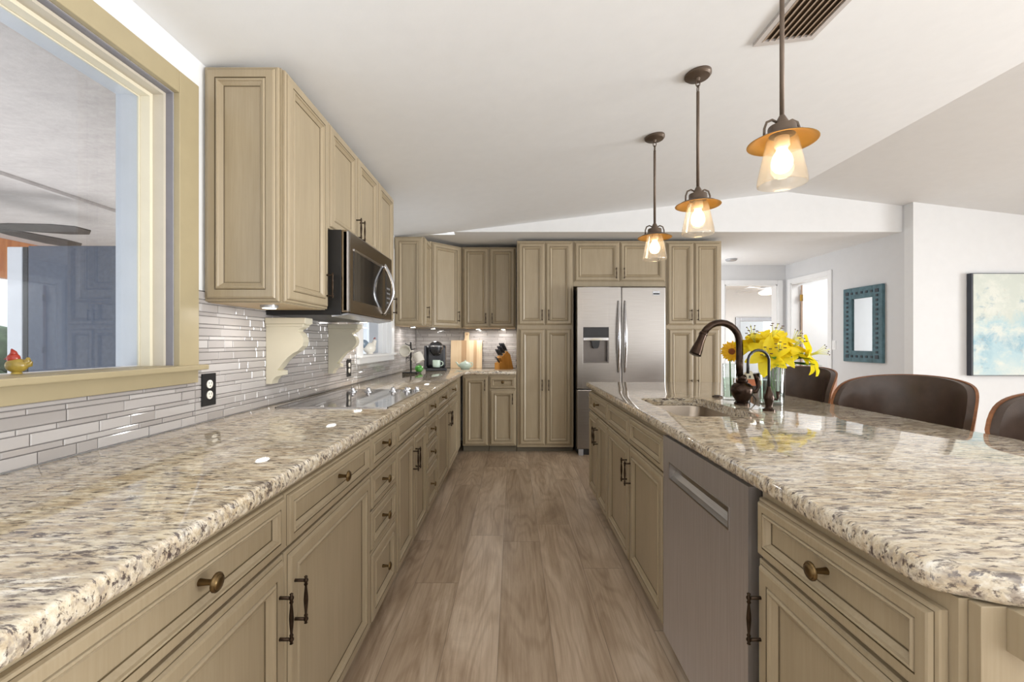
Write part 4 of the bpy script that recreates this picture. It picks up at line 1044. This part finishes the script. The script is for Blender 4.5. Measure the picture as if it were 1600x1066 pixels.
t = thing('knife_block', 'honey wood knife block on the counter beside the pantry', 'knife block', (-.125, 5.15, ZL), math.radians(38))
bm = B(); prism(bm, [(-.01, 0), (.12, 0), (.075, .165), (.03, .205), (-.06, .13)], 'Y', -.05, .05); prism(bm, [(-.085, 0), (-.011, 0), (-.04, .085), (-.085, .07)], 'Y', -.05, .045); obj('block', bm, 'block', t)
dv = Vector((-.55, 0, .83)); n0 = Vector((.83, 0, .55))
for i in range(3):
    for j in range(3):
        p = Vector((-.025+.034*j, -.034+.034*i, .150+.026*j)); 
        k = tag(B() and thing('knife', 'x', 'knife', (0, 0, 0)), 'black-handled knife, %s of the %s row in the wood block' % (('front', 'middle', 'back')[i], ('lowest', 'centre', 'topmost')[j]), 'knife', 'knives in the block')
        k.location = t.matrix_basis @ (p-dv*.0) if False else Matrix.Translation((-.125, 5.15, ZL)) @ Matrix.Rotation(math.radians(38), 4, 'Z') @ p
        k.rotation_euler = (0, 0, math.radians(38))
        bm = B(); L = .12-.012*(2-j)
        tube(bm, [dv*d_ for d_ in (.018, .03, L*.7, L)], [.010, .0105, .0115, .0105], 8); obj('handle', bm, 'keurig', k)
        bm = B(); tube(bm, [dv*d_ for d_ in (-.01, .02)], [.006, .0075], 8); obj('bolster', bm, 'chrome', k)
        for s in (.35, .7):
            bm = B(); ellipsoid(bm, dv*L*s-Vector((0, .0088, 0)), (.002, .001, .002), seg=8, rings=6); obj('rivet', bm, 'chrome', bpy.data.objects.get('nope') or k)
for j in range(4):
    k = thing('steak_knife', '%s of the four short steak knives in the front of the block' % ('lowest', 'second lowest', 'second highest', 'highest')[j], 'knife', (0, 0, 0), 0, 'steak knives in the block')
    p = Vector((-.075+.010*j, -.036+.022*j, .075+.004*j)); k.location = Matrix.Translation((-.125, 5.15, ZL)) @ Matrix.Rotation(math.radians(38), 4, 'Z') @ p; k.rotation_euler = (0, 0, math.radians(38))
    bm = B(); tube(bm, [dv*d_ for d_ in (0, .01, .05, .065)], [.006, .0075, .008, .007], 8); obj('handle', bm, 'black', k)
    bm = B(); tube(bm, [dv*d_ for d_ in (-.008, .002)], [.004, .006], 8); obj('bolster', bm, 'chrome', k)

# puck lights under the wall cabinets
def puck(label, x, y, z, power):
    t = thing('puck_light', label, 'cabinet light', (x, y, z), 0, 'puck lights under the wall cabinets')
    bm = B(); lathe(bm, [(0, 0), (.034, 0), (.034, -.010), (.028, -.012)], 24); obj('housing', bm, 'silver', t, smooth=40)
    bm = B(); lathe(bm, [(0, -.0115), (.027, -.0115), (.025, -.014), (0, -.015)], 24); obj('lens', bm, 'puck', t)
    l = bpy.data.lights.new('puck_beam', 'AREA'); l.shape = 'DISK'; l.size = .055; l.energy = power; l.color = (1, .97, .93)
    o = bpy.data.objects.new('puck_beam', l); COL.objects.link(o); o.parent = t; o.location = (0, 0, -.018)
puck('lit puck light under the wall cabinet beside the large window', -1.02, 1.82, ZU0-.001, .7)
puck('puck light under the wall cabinet beyond the microwave', -1.05, 3.05, ZU0-.001, 1.3)
puck('puck light under the cabinet end above the mug tree', -1.05, 4.56, ZC0-.001, 1.2)
puck('puck light under the diagonal corner cabinet', -.93, 5.05, ZC0, 1.0)
puck('puck light under the back wall cabinet near the cutting board', -.42, 5.19, ZC0-.001, 1.0)
puck('puck light under the back wall cabinet near the knife block', -.12, 5.19, ZC0-.001, 1.0)
l = bpy.data.lights.new('range_lamp', 'SPOT'); l.energy = 1.5; l.spot_size = math.radians(140); l.spot_blend = .7; l.shadow_soft_size = .03; l.color = (1, 1, 1)
o = bpy.data.objects.new('range_lamp', l); COL.objects.link(o); o.location = (-1.0, 2.48, 1.315)

# figurines on the window sills
t = thing('rooster_figurine', 'tiny red and mustard ceramic rooster on the sill of the large window', 'figurine', (-1.255, 1.10, W1[2]+.003), math.radians(20))
bm = B(); ellipsoid(bm, (0, 0, .022), (.022, .017, .018)); tube(bm, [(.014, 0, .026), (.022, 0, .034), (.022, 0, .042)], [.008, .007, .003], 8); tube(bm, [(.016, 0, .022), (.026, 0, .024), (.028, 0, .032)], [.008, .006, .003], 8); lathe(bm, [(0, 0), (.011, 0), (.009, .006), (0, .008)], 12); obj('body', bm, 'yellow', t, smooth=70)
bm = B(); ellipsoid(bm, (-.006, 0, .040), (.013, .011, .013)); tube(bm, [(-.006, 0, .048), (-.006, 0, .056), (-.010, 0, .064)], [.009, .006, .0015], 8); tube(bm, [(-.016, 0, .040), (-.024, 0, .038)], [.004, .001], 6); obj('head', bm, 'red', t)
bm = B(); tube(bm, [(-.012, 0, .033), (-.018, 0, .028), (-.018, 0, .022)], [.003, .004, .003], 6); obj('wattle', bm, 'red', t)
t = thing('hen_figurine', 'white and grey-blue ceramic hen on the sill of the small window', 'figurine', (-1.235, 3.74, W2[2]+.003), math.radians(60))
bm = B(); ellipsoid(bm, (0, 0, .05), (.06, .04, .048)); tube(bm, [(.035, 0, .07), (.052, 0, .10), (.058, 0, .118)], [.026, .018, .016], 10); lathe(bm, [(0, 0), (.03, 0), (.025, .012), (0, .02)], 14); obj('body', bm, 'white', t, smooth=70)
bm = B(); ellipsoid(bm, (-.05, 0, .085), (.045, .016, .035), rot=Matrix.Rotation(.5, 3, 'Y')); obj('tail', bm, 'blue', t)
bm = B(); tube(bm, [(.046, 0, .130), (.058, 0, .138), (.068, 0, .134)], [.004, .006, .003], 8); obj('comb', bm, 'red', t)

# ------------------------------------------------------------------ porch outside the large window
bm = B(); box(bm, -9, XLO, -3, 9, -.12, -.02); struct('floor_porch', bm, 'patio')
bm = B(); box(bm, -6.0, XLO-.001, -1, 7.2, 2.40, 2.48); struct('ceiling_porch', bm, 'porch')
bm = B(); box(bm, -3.62, -3.58, -1, 7.2, 2.372, 2.40, bev=.004); struct('trim_5', bm, 'porch')
bm = B(); box(bm, -6.0, -5.86, -1, 7.2, 1.95, 2.40, bev=.004); struct('trim_6', bm, 'porchwood')
t = thing('outdoor_refrigerator', 'dark upright refrigerator with a pale door edge standing on the porch', 'refrigerator', (-1.93, 2.0, 0))
bm = B(); box(bm, -.30, .36, 0, .66, -.018, 1.645, bev=.004); obj('body', bm, 'fridgeblack', t)
bm = B(); box(bm, -.325, -.302, 0, .66, .0, 1.64, bev=.003); obj('gasket', bm, 'black', t)
bm = B(); box(bm, -.395, -.326, -.002, .66, .0, 1.64, bev=.004); obj('door', bm, 'porchpost', t)
t = thing('ceiling_fan', 'dark-bladed ceiling fan hanging under the porch ceiling', 'ceiling fan', (-4.25, 3.45, 2.40))
bm = B(); lathe(bm, [(0, 0), (.07, 0), (.06, -.04), (.015, -.05), (.015, -.20), (.09, -.22), (.11, -.28), (.08, -.33), (0, -.34)], 24); obj('motor', bm, 'bronze', t, smooth=50)
for k in range(5):
    a = .22+k*2*PI/5; c, s = math.cos(a), math.sin(a)
    bm = B(); pl = [(.12, -.03), (.25, -.055), (.55, -.075), (.70, -.06), (.76, 0), (.70, .06), (.55, .075), (.25, .055), (.12, .03)]
    prism(bm, pl, 'Z', -.275, -.265)
    for v in bm.verts: v.co.y *= 1.35; v.co.z -= v.co.y*.13; v.co = Vector((v.co.x*c-v.co.y*s, v.co.x*s+v.co.y*c, v.co.z))
    obj('blade', bm, 'fanblade', t)
bm = B(); box(bm, -6.1, -5.9, 5.6, 9, .0, 1.9); 
tag(obj('board_fence', bm, 'brick'), 'brown board wall seen past the dark porch refrigerator', 'wall')
t = thing('hedge', 'pale green hedge beyond the porch', 'hedge', (-7.0, 5.6, -.02))
bm = B()
for k in range(60): ellipsoid(bm, (random.uniform(-.4, .4), random.uniform(-2.6, 2.8), random.uniform(.2, 1.1)), (random.uniform(.25, .4),)*3, seg=8, rings=6)
obj('foliage', bm, 'hedge', t)
# beyond the hall doorway: framed mirror and fan light
t = thing('bedroom_mirror', 'grey framed mirror seen through the hall doorway', 'mirror', (5.72, 10.19, 1.1))
bm = B(); w2, h2 = .52, .70
for a in ((-w2, -w2+.10, -h2, h2), (w2-.10, w2, -h2, h2), (-w2+.10, w2-.10, -h2, -h2+.10), (-w2+.10, w2-.10, h2-.10, h2)): box(bm, a[0], a[1], -.04, 0, a[2], a[3], bev=.01)
obj('frame', bm, 'silver', t)
bm = B(); box(bm, -w2+.1, w2-.1, -.02, -.012, -h2+.1, h2-.1); obj('mirror_glass', bm, 'mirror', t)
t = thing('bedroom_fan', 'white ceiling fan with a lit globe seen through the hall doorway', 'ceiling fan', (5.0, 8.6, 2.45))
bm = B(); lathe(bm, [(0, 0), (.06, 0), (.05, -.05), (.03, -.06), (.03, -.10), (.11, -.16), (.14, -.20), (.14, -.24), (0, -.245)], 24); obj('motor', bm, 'porchpost', t, smooth=50)
bm = B(); lathe(bm, [(.135, -.246), (.14, -.27), (.10, -.30), (0, -.31)], 24); obj('light_globe', bm, plain('fan_globe', (255, 240, 215), .4, emit=1.3), t, smooth=50)
for k in range(4):
    a = .5+k*PI/2; c, s = math.cos(a), math.sin(a); bm = B(); box(bm, .12, .62, -.06, .06, -.205, -.197)
    for v in bm.verts: v.co = Vector((v.co.x*c-v.co.y*s, v.co.x*s+v.co.y*c, v.co.z+v.co.y*.15))
    obj('blade', bm, 'porchpost', t)
